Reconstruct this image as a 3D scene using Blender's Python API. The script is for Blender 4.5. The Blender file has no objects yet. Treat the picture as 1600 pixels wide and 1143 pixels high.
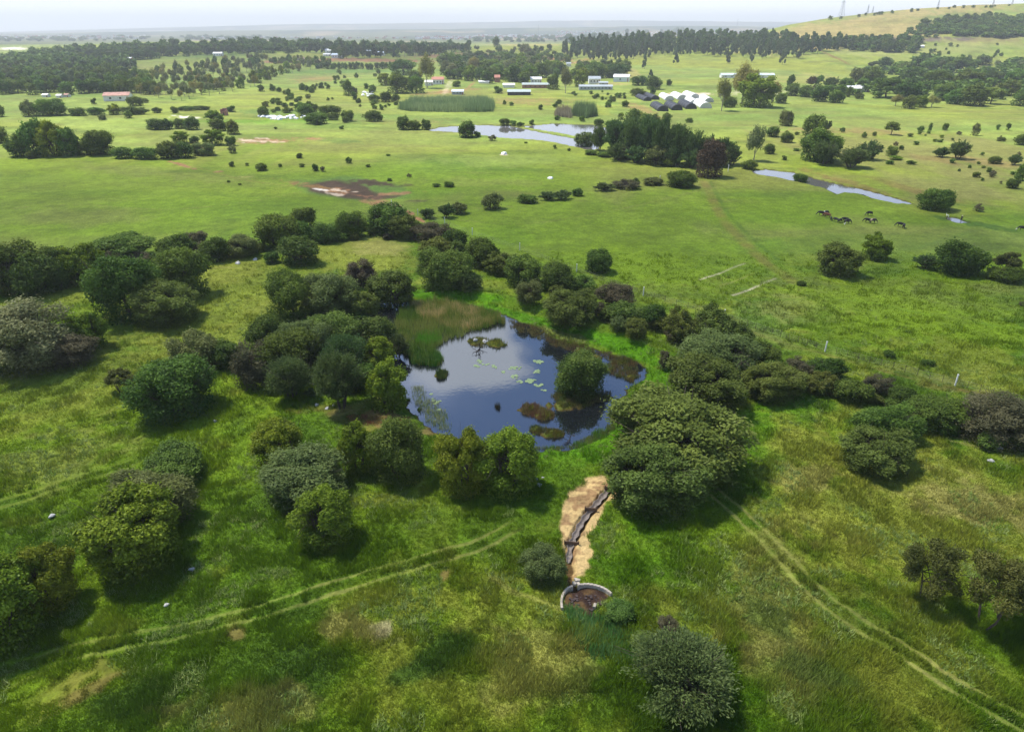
import bpy, math, random
import numpy as np
from mathutils import Vector

# ------------------------------------------------------------------ camera, sky, sun, exposure
W, H, F = 1600.0, 1143.0, 1069.0
PITCH = math.radians(26.2)
CH = 52.0
SC = bpy.context.scene
COL = SC.collection
cP, sP = math.cos(PITCH), math.sin(PITCH)
cam_d = bpy.data.cameras.new('camera')
cam = bpy.data.objects.new('camera', cam_d)
COL.objects.link(cam)
SC.camera = cam
cam_d.sensor_width = 36.0
cam_d.lens = 36.0 * F / W
cam_d.clip_start = 0.5
cam_d.clip_end = 80000.0
cam.location = (0, 0, CH)
cam.rotation_euler = (math.radians(90) - PITCH, 0, 0)

SUN_EL, SUN_AZ = math.radians(62), math.radians(-58)      # azimuth from +Y towards +X
to_sun = Vector((math.cos(SUN_EL) * math.sin(SUN_AZ), math.cos(SUN_EL) * math.cos(SUN_AZ), math.sin(SUN_EL)))
sl = bpy.data.lights.new('sun', 'SUN')
sl.energy = 4.2
sl.angle = math.radians(4.0)
sl.color = (1.0, 0.955, 0.87)
so = bpy.data.objects.new('sun', sl)
COL.objects.link(so)
so.rotation_euler = to_sun.to_track_quat('Z', 'Y').to_euler()

world = bpy.data.worlds.new('World')
SC.world = world
world.use_nodes = True
nt = world.node_tree
nt.nodes.clear()
def nd(t, typ, **kw):
    n = t.nodes.new(typ)
    for k, v in kw.items():
        if k.startswith('i_'):
            n.inputs[k[2:].replace('_', ' ')].default_value = v
        else:
            setattr(n, k, v)
    return n
wo = nd(nt, 'ShaderNodeOutputWorld')
bg = nd(nt, 'ShaderNodeBackground'); bg.inputs[1].default_value = 0.12
sky = nd(nt, 'ShaderNodeTexSky', sky_type='NISHITA', sun_disc=False, sun_elevation=SUN_EL, sun_rotation=SUN_AZ,
         altitude=1500.0, air_density=1.0, dust_density=0.6, ozone_density=1.6)
bgc = nd(nt, 'ShaderNodeBackground'); bgc.inputs[1].default_value = 1.0
bgc.inputs[0].default_value = (0.8, 0.83, 0.85, 1)
tc = nd(nt, 'ShaderNodeTexCoord')
sep = nd(nt, 'ShaderNodeSeparateXYZ')
nt.links.new(tc.outputs['Generated'], sep.inputs[0])
hz = nd(nt, 'ShaderNodeMapRange', interpolation_type='SMOOTHSTEP')     # pale overcast band above the horizon
for i, v in ((1, 0.1), (2, 0.3), (3, 1.0), (4, 0.0)):
    hz.inputs[i].default_value = v
nt.links.new(sep.outputs['Z'], hz.inputs[0])
# broken clouds higher up: noise over the direction projected on a flat cloud deck
zz = nd(nt, 'ShaderNodeMath', operation='MAXIMUM'); zz.inputs[1].default_value = 0.05
nt.links.new(sep.outputs['Z'], zz.inputs[0])
dx = nd(nt, 'ShaderNodeMath', operation='DIVIDE'); dy = nd(nt, 'ShaderNodeMath', operation='DIVIDE')
nt.links.new(sep.outputs['X'], dx.inputs[0]); nt.links.new(zz.outputs[0], dx.inputs[1])
nt.links.new(sep.outputs['Y'], dy.inputs[0]); nt.links.new(zz.outputs[0], dy.inputs[1])
cmb = nd(nt, 'ShaderNodeCombineXYZ')
nt.links.new(dx.outputs[0], cmb.inputs[0]); nt.links.new(dy.outputs[0], cmb.inputs[1])
ns = nd(nt, 'ShaderNodeTexNoise'); ns.inputs['Scale'].default_value = 1.1; ns.inputs['Detail'].default_value = 6.0
nt.links.new(cmb.outputs[0], ns.inputs['Vector'])
# one white cumulus ahead, low in the sky, that the pond mirrors
sub = nd(nt, 'ShaderNodeVectorMath', operation='SUBTRACT'); sub.inputs[1].default_value = (-0.17, 2.13, 0)
nt.links.new(cmb.outputs[0], sub.inputs[0])
scl = nd(nt, 'ShaderNodeVectorMath', operation='MULTIPLY'); scl.inputs[1].default_value = (4.0, 2.6, 1)
nt.links.new(sub.outputs[0], scl.inputs[0])
ln = nd(nt, 'ShaderNodeVectorMath', operation='LENGTH'); nt.links.new(scl.outputs[0], ln.inputs[0])
blob = nd(nt, 'ShaderNodeMath', operation='SUBTRACT'); blob.inputs[0].default_value = 0.95
nt.links.new(ln.outputs['Value'], blob.inputs[1])
ns2 = nd(nt, 'ShaderNodeTexNoise'); ns2.inputs['Scale'].default_value = 3.2; ns2.inputs['Detail'].default_value = 7.0
nt.links.new(cmb.outputs[0], ns2.inputs['Vector'])
m1 = nd(nt, 'ShaderNodeMath', operation='MULTIPLY_ADD'); m1.inputs[1].default_value = 1.8; m1.inputs[2].default_value = -0.9
nt.links.new(ns2.outputs[0], m1.inputs[0])
ad = nd(nt, 'ShaderNodeMath', operation='ADD'); nt.links.new(blob.outputs[0], ad.inputs[0]); nt.links.new(m1.outputs[0], ad.inputs[1])
r1 = nd(nt, 'ShaderNodeMapRange', interpolation_type='SMOOTHSTEP')
for i, v in ((1, 0.0), (2, 0.3), (3, 0.0), (4, 1.0)):
    r1.inputs[i].default_value = v
nt.links.new(ad.outputs[0], r1.inputs[0])
r2 = nd(nt, 'ShaderNodeMapRange', interpolation_type='SMOOTHSTEP')
for i, v in ((1, 0.6), (2, 0.74), (3, 0.0), (4, 0.75)):
    r2.inputs[i].default_value = v
nt.links.new(ns.outputs[0], r2.inputs[0])
mx1 = nd(nt, 'ShaderNodeMath', operation='MAXIMUM'); mx2 = nd(nt, 'ShaderNodeMath', operation='MAXIMUM')
nt.links.new(r1.outputs[0], mx1.inputs[0]); nt.links.new(r2.outputs[0], mx1.inputs[1])
nt.links.new(mx1.outputs[0], mx2.inputs[0]); nt.links.new(hz.outputs[0], mx2.inputs[1])
mixw = nd(nt, 'ShaderNodeMixShader')
nt.links.new(mx2.outputs[0], mixw.inputs[0])
nt.links.new(sky.outputs[0], bg.inputs[0])
nt.links.new(bg.outputs[0], mixw.inputs[1]); nt.links.new(bgc.outputs[0], mixw.inputs[2])
nt.links.new(mixw.outputs[0], wo.inputs[0])

SC.view_settings.view_transform = 'Standard'
SC.view_settings.look = 'None'
SC.view_settings.exposure = 0.84
SC.view_settings.gamma = 1.0
SC.render.engine = 'CYCLES'
cy = SC.cycles
cy.use_denoising = True
cy.max_bounces = 5; cy.diffuse_bounces = 2; cy.glossy_bounces = 2; cy.transmission_bounces = 3
cy.transparent_max_bounces = 12; cy.volume_bounces = 0
cy.use_adaptive_sampling = False
cy.sample_clamp_indirect = 4.0

# ------------------------------------------------------------------ helpers
rnd = random.Random(7)
def vnoise(x, y, seed=0):
    x = np.asarray(x, float); y = np.asarray(y, float)
    xi = np.floor(x); yi = np.floor(y)
    fx = x - xi; fy = y - yi
    fx = fx * fx * (3 - 2 * fx); fy = fy * fy * (3 - 2 * fy)
    xi = xi.astype(np.int64); yi = yi.astype(np.int64)
    def h(a, b):
        n = (a * 374761393 + b * 668265263 + seed * 1442695041) & 0xffffffff
        n = ((n ^ (n >> 13)) * 1274126177) & 0xffffffff
        n = ((n ^ (n >> 16)) * 2246822519) & 0xffffffff
        return ((n ^ (n >> 15)) & 0xffffff) / float(0xffffff)
    return ((h(xi, yi) * (1 - fx) + h(xi + 1, yi) * fx) * (1 - fy) + (h(xi, yi + 1) * (1 - fx) + h(xi + 1, yi + 1) * fx) * fy)
def fbm(x, y, o=3, seed=0):
    s = 0; a = 0.5; t = 0
    for k in range(o):
        s = s + a * vnoise(x * 2 ** k + 17.3 * k, y * 2 ** k - 9.1 * k, seed + k); t += a; a *= 0.5
    return s / t
def sstep(a, b, x):
    t = np.clip((x - a) / (b - a), 0, 1)
    return t * t * (3 - 2 * t)
def lin(c):
    return tuple(((v / 255) / 12.92 if v / 255 <= 0.04045 else ((v / 255 + 0.055) / 1.055) ** 2.4) for v in c)
def ray(px, py):
    X = px - W / 2; V = H / 2 - py
    return (X, F * cP + V * sP, -F * sP + V * cP)
def P0(px, py):                                   # point on the plane z = 0
    d = ray(px, py); t = CH / -d[2]
    return (d[0] * t, d[1] * t)
def project(x, y, z):
    dep = np.maximum(y * cP - (z - CH) * sP, 0.5)
    return W / 2 + F * x / dep, H / 2 - F * (y * sP + (z - CH) * cP) / dep
def poly0(pts):
    return np.array([P0(*p) for p in pts])
def sdf(poly, x, y, pad=40.0):
    """signed distance, negative inside"""
    out = np.full(x.shape, 1e3)
    m = (x > poly[:, 0].min() - pad) & (x < poly[:, 0].max() + pad) & (y > poly[:, 1].min() - pad) & (y < poly[:, 1].max() + pad)
    if not m.any():
        return out
    X = x[m]; Y = y[m]; d = np.full(X.shape, 1e9); ins = np.zeros(X.shape, bool)
    n = len(poly)
    for i in range(n):
        ax, ay = poly[i]; bx, by = poly[(i + 1) % n]
        ex, ey = bx - ax, by - ay
        t = np.clip(((X - ax) * ex + (Y - ay) * ey) / (ex * ex + ey * ey + 1e-9), 0, 1)
        d = np.minimum(d, (X - ax - t * ex) ** 2 + (Y - ay - t * ey) ** 2)
        if ay != by:
            c = ((ay > Y) != (by > Y)) & (X < ex * (Y - ay) / (by - ay) + ax)
            ins ^= c
    d = np.sqrt(d)
    out[m] = np.where(ins, -d, d)
    return out
def pline(line, x, y, pad=12.0):
    """distance and signed side to an open polyline"""
    D = np.full(x.shape, 1e3); S = np.zeros(x.shape); U = np.zeros(x.shape)
    acc = 0.0
    for i in range(len(line) - 1):
        ax, ay = line[i]; bx, by = line[i + 1]
        ex, ey = bx - ax, by - ay; L = math.hypot(ex, ey)
        m = (x > min(ax, bx) - pad) & (x < max(ax, bx) + pad) & (y > min(ay, by) - pad) & (y < max(ay, by) + pad)
        if m.any():
            X = x[m]; Y = y[m]
            t = np.clip(((X - ax) * ex + (Y - ay) * ey) / (L * L), 0, 1)
            qx = X - ax - t * ex; qy = Y - ay - t * ey
            d = np.sqrt(qx * qx + qy * qy); s = np.sign(ex * qy - ey * qx) * d
            od = D[m]; b = d < od
            D[m] = np.where(b, d, od); S[m] = np.where(b, s, S[m]); U[m] = np.where(b, acc + t * L, U[m])
        acc += L
    return D, S, U

# ------------------------------------------------------------------ terrain
POND = poly0([(586, 476), (620, 473), (650, 470), (720, 475), (775, 489), (820, 507), (870, 530), (930, 546), (985, 562), (1012, 576),
              (1002, 592), (975, 610), (965, 640), (955, 662), (932, 686), (885, 701), (840, 706), (800, 696), (740, 688), (700, 682),
              (668, 672), (650, 650), (634, 622), (622, 592), (612, 562), (595, 530), (584, 500)])
LAKE_A = poly0([(668, 204), (690, 199), (742, 195.5), (798, 197.5), (830, 204), (870, 212), (925, 221), (937, 231), (925, 236), (900, 230),
                (870, 223), (835, 218), (790, 216), (760, 212), (715, 207)])
LAKE_B = poly0([(816, 198), (865, 193.5), (925, 196), (957, 202), (952, 220), (930, 218.5), (880, 209), (845, 203)])
STREAM = poly0([(1174, 268), (1195, 265), (1240, 270), (1285, 283), (1330, 293), (1370, 302), (1400, 310), (1428, 319), (1400, 317.5),
                (1360, 309), (1345, 303), (1318, 300), (1308, 303), (1290, 294), (1250, 285), (1215, 277), (1185, 273)])
POOL = poly0([(1476, 339), (1492, 341), (1514, 348.5), (1500, 349), (1484, 345)])
PUDDLE = [poly0([(566, 293), (585, 293), (588, 297), (570, 296)]), poly0([(452, 292.5), (500, 292), (503, 296.5), (484, 297)])]
WATERS = [POND, LAKE_A, LAKE_B, STREAM, POOL]
# islets in the pond: centre px, radii px
ISLETS = [((745, 534), 12, 5), ((775, 537), 14, 6), ((823, 641), 11, 6), ((848, 650), 14, 8), ((838, 672), 10, 3.5), ((863, 678), 15, 5),
          ((905, 618), 30, 6), ((882, 634), 22, 8), ((948, 622), 8, 4), ((972, 566), 8, 3), ((985, 590), 6, 3), ((955, 578), 7, 2.5),
          ((930, 560), 9, 4), ((905, 548), 6, 2), ((655, 640), 3, 2), ((690, 585), 8, 6)]
ISL = []
for (c, rx, ry) in ISLETS:
    x0, y0 = P0(*c); x1, _ = P0(c[0] + rx, c[1]); _, y1 = P0(c[0], c[1] - ry)
    ISL.append((x0, y0, abs(x1 - x0), abs(y1 - y0)))
BERM = [P0(*p) for p in [(655, 462), (720, 463), (790, 474), (860, 492), (930, 516), (1000, 544), (1048, 566)]]
DITCH = [P0(*p) for p in [(952, 765), (938, 782), (923, 799), (908, 820), (897, 842), (891, 856), (888, 880), (890, 905), (896, 920)]]
HX = np.array([-1500, -200, 0, 100, 200, 400, 550, 650, 750, 850, 950, 1050, 1180, 1230, 1300, 1350, 1400, 1450, 1500, 1600, 1750, 2200, 3500], float)
HY = np.array([84, 82, 79, 76, 70, 66, 72, 78, 78, 74, 67, 61, 54, 40, 28, 21.5, 17, 13, 9.5, 6.5, 4, 0, 0], float)
R2X = np.array([-3000, 0, 150, 300, 500, 700, 900, 1050, 1200, 1600, 4000], float)
R2Y = np.array([52, 54, 51, 49, 47, 46, 43, 41, 42, 44, 42], float)
R3X = np.array([-3000, 0, 200, 350, 500, 700, 850, 1000, 1150, 1600, 4000], float)
R3Y = np.array([50, 50, 45, 41, 37.5, 36, 33, 32, 34, 37, 35], float)
def ridge_h(px, prx, pry, Y):
    py = np.interp(px, prx, pry)
    V = H / 2 - py
    return CH + Y * (-F * sP + V * cP) / (F * cP + V * sP)
def height(x, y):
    x = np.asarray(x, float); y = np.asarray(y, float)
    r = np.hypot(x, y)
    flat = np.full(x.shape, 1e3)
    h = (fbm(x / 60, y / 60, 2, 3) - 0.5) * 1.6 * sstep(0, 60, r)
    h = h + (fbm(x / 260, y / 260, 2, 8) - 0.5) * 5.0 * sstep(240, 700, r)
    s_all = np.full(x.shape, 1e3)
    for w in WATERS:
        s_all = np.minimum(s_all, sdf(w, x, y))
    h = h * sstep(3, 38, s_all)
    fine = sstep(220, 60, r)
    if np.any(fine > 0):
        h = h + fine * sstep(1.0, 3, s_all) * ((fbm(x / 1.7, y / 1.7, 3, 21) - 0.5) * 0.34 + (fbm(x / 7, y / 7, 2, 31) - 0.5) * 0.5)
    near = s_all < 60
    s = s_all + (vnoise(x / 1.8, y / 1.8, 5) - 0.5) * 1.6 + (vnoise(x / 0.6, y / 0.6, 6) - 0.5) * 0.7
    bank = np.where(s < 0, np.maximum(s * 0.35, -1.1), np.minimum(s * 0.28, 0.34))
    h = np.where(near, h + bank, h + 0.34)
    m = r < 140
    if m.any():
        X = x[m]; Y = y[m]; hm = h[m]
        for (a, b, c, d) in ISL:
            q = np.sqrt(((X - a) / c) ** 2 + ((Y - b) / d) ** 2) + (vnoise(X / 0.8, Y / 0.8, 9) - 0.5) * 0.9
            hm = np.maximum(hm, 0.16 - 0.55 * (q - 0.8))* (q < 1.5) + hm * (q >= 1.5)
        D, S, U = pline(BERM, X, Y)
        hm = hm + 1.5 * np.exp(-(D / 1.9) ** 2) * sstep(-0.2, 1.5, s[m])
        D, S, U = pline(DITCH, X, Y)
        hm = hm - 0.38 * sstep(.8, 0.35, D)
        h[m] = hm
    # hills: the wooded rise and the grassy hill, then the two far ridges in the haze
    dep = np.maximum(y * cP, 1.0)
    px = W / 2 + F * x / np.maximum(y * cP + 0.0, 1.0)
    big = y > 900
    if big.any():
        pb = W / 2 + F * x[big] / (y[big] * cP)
        Yb = y[big]
        hh = ridge_h(pb, HX, HY, 1700.0)
        h[big] += hh * sstep(950, 1700, Yb) * (1 - sstep(1750, 3000, Yb)) + (fbm(x[big] / 120, Yb / 120, 2, 41) - .5) * 5 * sstep(1100, 1600, Yb)
        h2 = ridge_h(pb, R2X, R2Y, 8000.0) * (0.92 + 0.16 * fbm(x[big] / 700, Yb / 1500, 3, 42))
        h3 = ridge_h(pb, R3X, R3Y, 14000.0) * (0.94 + 0.12 * fbm(x[big] / 1400, Yb / 3000, 3, 43))
        h[big] += h2 * sstep(5600, 8000, Yb) * (1 - sstep(8200, 9800, Yb)) + h3 * sstep(10500, 14000, Yb) * (1 - 0.5 * sstep(14200, 16500, Yb))
    return h
TS = np.concatenate([np.arange(30, 420, 1.5), 420 * 1.012 ** np.arange(0, 360)])
def P(px, py):
    d = ray(px, py); n = math.sqrt(d[0] ** 2 + d[1] ** 2 + d[2] ** 2)
    d = (d[0] / n, d[1] / n, d[2] / n)
    if d[2] < 0 and CH / -d[2] < 300:
        t = CH / -d[2]
        for k in range(3):
            z = float(height(np.array([d[0] * t]), np.array([d[1] * t]))[0]); t = (CH - z) / -d[2]
        return Vector((d[0] * t, d[1] * t, z))
    x = d[0] * TS; y = d[1] * TS; z = CH + d[2] * TS
    g = height(x, y) - z
    k = int(np.argmax(g > 0))
    if k == 0:
        k = len(TS) - 1
    t0, t1 = TS[k - 1], TS[k]; f = g[k - 1] / (g[k - 1] - g[k]) if g[k] != g[k - 1] else 0
    t = t0 + (t1 - t0) * f
    X, Y = d[0] * t, d[1] * t
    return Vector((X, Y, float(height(np.array([X]), np.array([Y]))[0])))
def gz(x, y):
    return float(height(np.array([x]), np.array([y]))[0])

# ------------------------------------------------------------------ ground colours (real colours of grass, soil, straw, plus painted puddle glare)
C_ = lambda *c: np.array(lin(c))
LUSH = C_(88, 120, 30); LIME = C_(114, 140, 34); YEL = C_(134, 142, 58); DRY = C_(156, 150, 92); DEEP = C_(64, 94, 34)
FAR = C_(132, 150, 74); MEAD = C_(104, 130, 36); OLV = C_(122, 124, 70); SOIL = C_(150, 112, 84); MUD = C_(74, 58, 50); STRAW = C_(212, 186, 132)
PALE = C_(214, 200, 180); BRN = C_(122, 98, 62); WHT = C_(225, 222, 214); TRK = C_(156, 152, 92); TEAL = C_(88, 118, 56)
EMER = C_(84, 134, 24)
# px, py, rx, ry, tilt(deg), colour, strength, roughness
BL = [
 (150, 720, 330, 110, -8, LIME, .55, .5), (330, 480, 230, 90, -10, YEL, .55, .5), (480, 590, 120, 60, 0, LIME, .4, .5),
 (120, 600, 160, 70, -15, YEL, .35, .5), (90, 720, 120, 50, -15, DRY, .25, .8), (560, 400, 110, 34, 5, YEL, .75, .4), (600, 385, 50, 14, 0, DRY, .5, .6),
 (100, 465, 160, 18, -8, YEL, .6, .4), (350, 420, 80, 26, -8, YEL, .6, .4),
 (1420, 800, 260, 130, 15, YEL, .75, .5), (1260, 700, 120, 40, 10, YEL, .7, .5), (1500, 790, 120, 40, 5, DRY, .6, .7), (1260, 745, 60, 22, 0, DRY, .45, .8),
 (1300, 1000, 260, 130, 25, YEL, .5, .6), (1200, 960, 90, 120, 20, DRY, .3, .9), (1240, 1080, 120, 60, 20, DRY, .3, .9),
 (1220, 620, 70, 30, 0, EMER, .6, .5), (1180, 680, 40, 60, 10, EMER, .6, .5), (1000, 860, 110, 70, 0, EMER, .45, .6), (1080, 890, 60, 60, 0, LUSH, .6, .6),
 (900, 700, 140, 40, -10, EMER, .75, .5), (850, 760, 90, 50, -20, LUSH, .7, .5), (700, 820, 200, 60, -12, LUSH, .6, .5), (470, 900, 220, 40, -15, LUSH, .6, .5),
 (380, 850, 150, 70, -20, LUSH, .5, .6), (480, 1050, 80, 45, -20, DEEP, .6, .6), (690, 1020, 75, 38, -22, DEEP, .9, .35), (640, 1050, 45, 20, -20, DEEP, .8, .35), (210, 1095, 90, 35, -15, DEEP, .7, .5),
 (280, 1010, 130, 25, -15, LUSH, .7, .5), (560, 985, 75, 32, 10, DRY, .55, .8), (600, 990, 30, 22, 20, PALE, .3, .9), (120, 1060, 90, 26, -20, BRN, .4, .8),
 (140, 1075, 40, 14, -30, SOIL, .25, .9), (370, 992, 20, 14, 0, SOIL, .45, .8), (695, 900, 12, 14, 0, SOIL, .5, .7),
 (380, 1110, 120, 40, 0, DRY, .4, .8), (800, 960, 110, 70, 20, YEL, .5, .8), (850, 1040, 120, 60, 10, DRY, .35, .9), (1010, 1080, 90, 40, 0, LUSH, .5, .6), (1180, 1100, 60, 60, 10, EMER, .4, .6),
 (1200, 960, 50, 20, 30, TEAL, .5, .8), (1290, 1060, 70, 22, 20, TEAL, .6, .7), (1130, 830, 40, 50, 20, LIME, .5, .7),
 (860, 510, 230, 13, 13, EMER, .9, .25), (700, 462, 90, 9, 3, EMER, .9, .25), (975, 545, 90, 12, 21, EMER, .9, .25), (1020, 590, 30, 20, 0, EMER, .8, .3),
 (870, 520, 60, 7, 14, OLV, .7, .6), (860, 532, 80, 4, 20, BRN, .6, .8), (560, 655, 90, 14, 5, BRN, .4, .7), (600, 655, 34, 10, 10, SOIL, .5, .7), (500, 640, 40, 12, 0, BRN, .4, .7), (660, 674, 30, 6, 0, SOIL, .5, .6),
 (545, 640, 40, 8, -20, DRY, .4, .8),
 # middle fields
 (200, 310, 420, 90, 0, MEAD, .6, .4), (130, 340, 130, 14, 0, OLV, .3, .6), (240, 270, 200, 10, 4, OLV, .35, .6), (950, 380, 340, 90, 8, MEAD, .8, .4), (1000, 410, 160, 30, 10, LIME, .5, .5),
 (1400, 500, 260, 70, 8, LIME, .75, .5), (1500, 560, 130, 30, 10, YEL, .45, .6), (1190, 500, 60, 40, 20, TEAL, .5, .7), (1250, 480, 70, 20, 5, DRY, .3, .8), (1280, 500, 30, 40, 40, LUSH, .5, .6),
 (1060, 550, 50, 30, 20, LUSH, .5, .5), (860, 425, 80, 12, 15, LUSH, .4, .6), (800, 370, 60, 20, 0, LUSH, .4, .6), (1560, 420, 120, 30, 0, LIME, .5, .6),
 (1400, 240, 260, 40, 5, OLV, .85, .4), (1500, 290, 160, 40, 10, OLV, .8, .4), (1470, 250, 90, 8, 3, SOIL, .25, .8), (1330, 205, 120, 5, 2, SOIL, .3, .7), (1560, 330, 100, 10, 10, LUSH, .5, .6),
 (1440, 300, 120, 7, 14, BRN, .5, .6), (1320, 284, 80, 5, 17, BRN, .55, .5), (1540, 352, 90, 4, 10, DEEP, .8, .4),
 (1370, 130, 60, 20, 0, LUSH, .3, .5),
 (110, 190, 90, 9, 8, FAR, .8, .3), (60, 262, 120, 12, 4, LIME, .4, .5), (800, 250, 150, 10, 0, FAR, .5, .6), (760, 285, 120, 8, 0, OLV, .3, .6),
 (1280, 255, 110, 16, 10, LIME, .5, .5),
 # wet mud hollow; pale streaks paint the sky's white reflection in its puddles
 (555, 296, 105, 15, 6, TEAL, .8, .3), (540, 298, 82, 10.5, 9, MUD, .95, .5), (575, 286, 60, 4.5, 3, MUD, .9, .5), (500, 293, 50, 4, 10, BRN, .9, .5), (560, 305, 38, 4.5, 12, SOIL, .6, .8),
 (628, 302, 34, 3, -3, SOIL, .8, .5), (606, 308, 26, 2.6, -6, MUD, .8, .5), (655, 314, 22, 2, 0, MUD, .7, .5), (585, 317, 34, 3.5, 9, SOIL, .6, .6), (532, 298, 20, 1.2, 12, PALE, .6, 1.2), (551, 300, 9, 1.2, -6, PALE, .7, .7),
 (500, 296, 12, 1.5, 5, WHT, .8, .4), (525, 304, 14, 1.8, 8, PALE, .6, .8),
 (425, 220, 52, 4.6, 2, SOIL, .75, .7), (418, 221, 34, 1.8, 3, PALE, .6, 1.2), (405, 216, 22, 1.1, 3, PALE, .6, 1.2), (493, 217, 14, 2.2, 2, SOIL, .8, .5), (540, 221, 45, 4, 4, TEAL, .5, .6),
 (286, 183, 21, 1.8, 3, WHT, .9, .5), (440, 176, 80, 5, 1, TEAL, .7, .4), (470, 186, 90, 3.2, 2, LUSH, .7, .4), (420, 190, 120, 3, 0, EMER, .5, .4),
 (282, 257, 22, 2.2, 17, SOIL, .85, .5), (340, 268, 8, 1.5, 0, SOIL, .7, .6), (385, 277, 12, 1.5, 3, DRY, .7, .6), (640, 333, 9, 4, 20, SOIL, .9, .4), (655, 342, 10, 2.5, 25, SOIL, .9, .4),
 (787, 242, 6, 1.1, 0, PALE, .9, .3), (859, 278.5, 4, 1.1, 0, WHT, .9, .3),
 # far tracts
 (640, 186, 140, 7, 2, TEAL, .45, .5), (620, 190, 90, 4, 0, BRN, .3, .7), (720, 149, 90, 8, 0, OLV, .6, .6), (700, 143, 50, 3, -5, SOIL, .6, .5), (820, 158, 60, 5, 0, SOIL, .35, .8), (490, 122, 45, 5, 0, SOIL, .6, .8),
 (560, 94, 140, 3.2, 1, SOIL, .95, .5), (690, 88, 60, 3, 0, SOIL, .9, .5), (430, 97, 35, 2.2, 0, SOIL, .9, .4), (800, 77, 120, 6, 0, YEL, .8, .5), (780, 87, 80, 3, 3, SOIL, .85, .5), (850, 92, 50, 3, 3, SOIL, .8, .5), (820, 70, 70, 2.2, 0, DRY, .9, .5),
 (520, 112, 130, 4, -1, TEAL, .8, .4), (470, 120, 60, 4, -3, TEAL, .5, .5), (30, 66, 60, 3, 0, DRY, .9, .5), (20, 76, 26, 2.5, 0, WHT, .8, .5), (100, 59, 80, 3, 0, DRY, .8, .6), (300, 58, 90, 3, 0, DRY, .6, .6),
 (1090, 100, 120, 8, 2, YEL, .7, .5), (1230, 103, 140, 12, 5, YEL, .7, .4), (1250, 122, 80, 8, 0, DRY, .4, .6), (985, 115, 22, 8, 30, DRY, .7, .5), (905, 96, 22, 2.4, -12, SOIL, .7, .5), (960, 131, 30, 2.4, 0, DRY, .8, .5), (1180, 145, 40, 4, 0, PALE, .4, .8), (1080, 147, 40, 2.4, 0, PALE, .9, .5),
 (1000, 170, 30, 6, 20, SOIL, .5, .7), (940, 172, 40, 8, 0, YEL, .5, .6),
 (1385, 42, 220, 27, -8, C_(156, 144, 94), .95, .25), (1480, 62, 110, 4, 0, C_(96, 84, 80), .9, .3), (1420, 32, 90, 6, -6, OLV, .6, .6), (1520, 30, 90, 14, 0, TEAL, .6, .6), (1433, 43, 3, 15, -5, DRY, .6, .5), (1340, 26, 60, 4, -8, TEAL, .35, .6),
 (1560, 62, 70, 8, -5, C_(134, 128, 80), .8, .5), (1440, 78, 160, 10, -3, C_(140, 146, 86), .7, .5), (1305, 90, 34, 1.2, 26, BRN, .9, .3),
 (350, 84, 70, 5, -3, TEAL, .6, .4), (170, 84, 60, 2, -3, TEAL, .6, .4), (210, 108, 40, 5, -5, OLV, .5, .6), (700, 136, 14, 5, -60, PALE, .3, .5), (735, 134, 10, 2, -40, SOIL, .7, .4),
]
TRACKS = [   # pixel polyline, half gauge m, rut width m, colour, strength
 ([(-60, 1062), (0, 1050), (100, 1022), (200, 1003), (300, 983), (400, 958), (500, 927), (600, 896), (700, 868), (760, 848), (835, 808)], .85, .28, TRK, .58),
 ([(1085, 755), (1110, 768), (1150, 800), (1200, 850), (1260, 915), (1320, 965), (1400, 1020), (1500, 1085), (1600, 1142), (1720, 1210), (1900, 1310), (2100, 1420)], .85, .3, TRK, .68),
 ([(-40, 795), (0, 785), (60, 768), (140, 742), (190, 728), (260, 700)], .9, .4, YEL, .5),
 ([(1100, 285), (1112, 310), (1128, 340), (1160, 375), (1195, 408), (1240, 440)], 0, 2.0, BRN, .5),
 ([(1110, 285), (1135, 330), (1180, 375), (1215, 405)], 0, .9, DEEP, .6),
 ([(1093, 437), (1110, 431), (1130, 424), (1145, 417), (1165, 410)], 0, .35, PALE, .8),
 ([(1145, 462), (1165, 455), (1178, 449), (1200, 439), (1212, 434)], 0, .4, PALE, .75),
 ([(1125, 446), (1150, 438), (1180, 425)], 0, .3, DRY, .6),
 ([(0, 330), (120, 322), (260, 330), (380, 318), (470, 300)], 0, .5, OLV, .6), ([(300, 262), (380, 282), (460, 292)], 0, .6, SOIL, .35), ([(700, 345), (820, 352), (960, 330), (1090, 300)], 0, .5, OLV, .6),
 ([(1180, 470), (1330, 470), (1470, 500), (1620, 520)], 0, .7, LUSH, .7), ([(1230, 440), (1380, 452), (1600, 470)], 0, .6, DEEP, .5), ([(640, 345), (720, 330), (800, 325)], 0, .5, DRY, .4), ([(560, 260), (760, 268), (930, 262)], 0, .7, DEEP, .5),
 ([(770, 905), (800, 925), (840, 940), (875, 955)], 0, .5, TRK, .5),
 ([(0, 466), (60, 462), (110, 452), (142, 446)], 0, .7, DRY, .5),
 ([(300, 430), (340, 420), (400, 422)], 0, .6, DRY, .5),
 ([(1490, 690), (1560, 705), (1640, 730)], .8, .4, TRK, .6),
 ([(1120, 497), (1200, 530), (1290, 556), (1400, 588), (1500, 612), (1640, 650)], 0, .6, BRN, .5),
 ([(1170, 518), (1240, 543), (1300, 556), (1400, 582), (1480, 600)], 0, 2.4, OLV, .5),
 ([(1440, 603), (1490, 612), (1540, 618)], 0, 1.2, SOIL, .35),
 ([(1290, 340), (1350, 372), (1400, 390), (1460, 380), (1560, 350)], 0, 1.0, TEAL, .3),
]
TRK_W = [([P0(*p) for p in t[0]],) + t[1:] for t in TRACKS]
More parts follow.
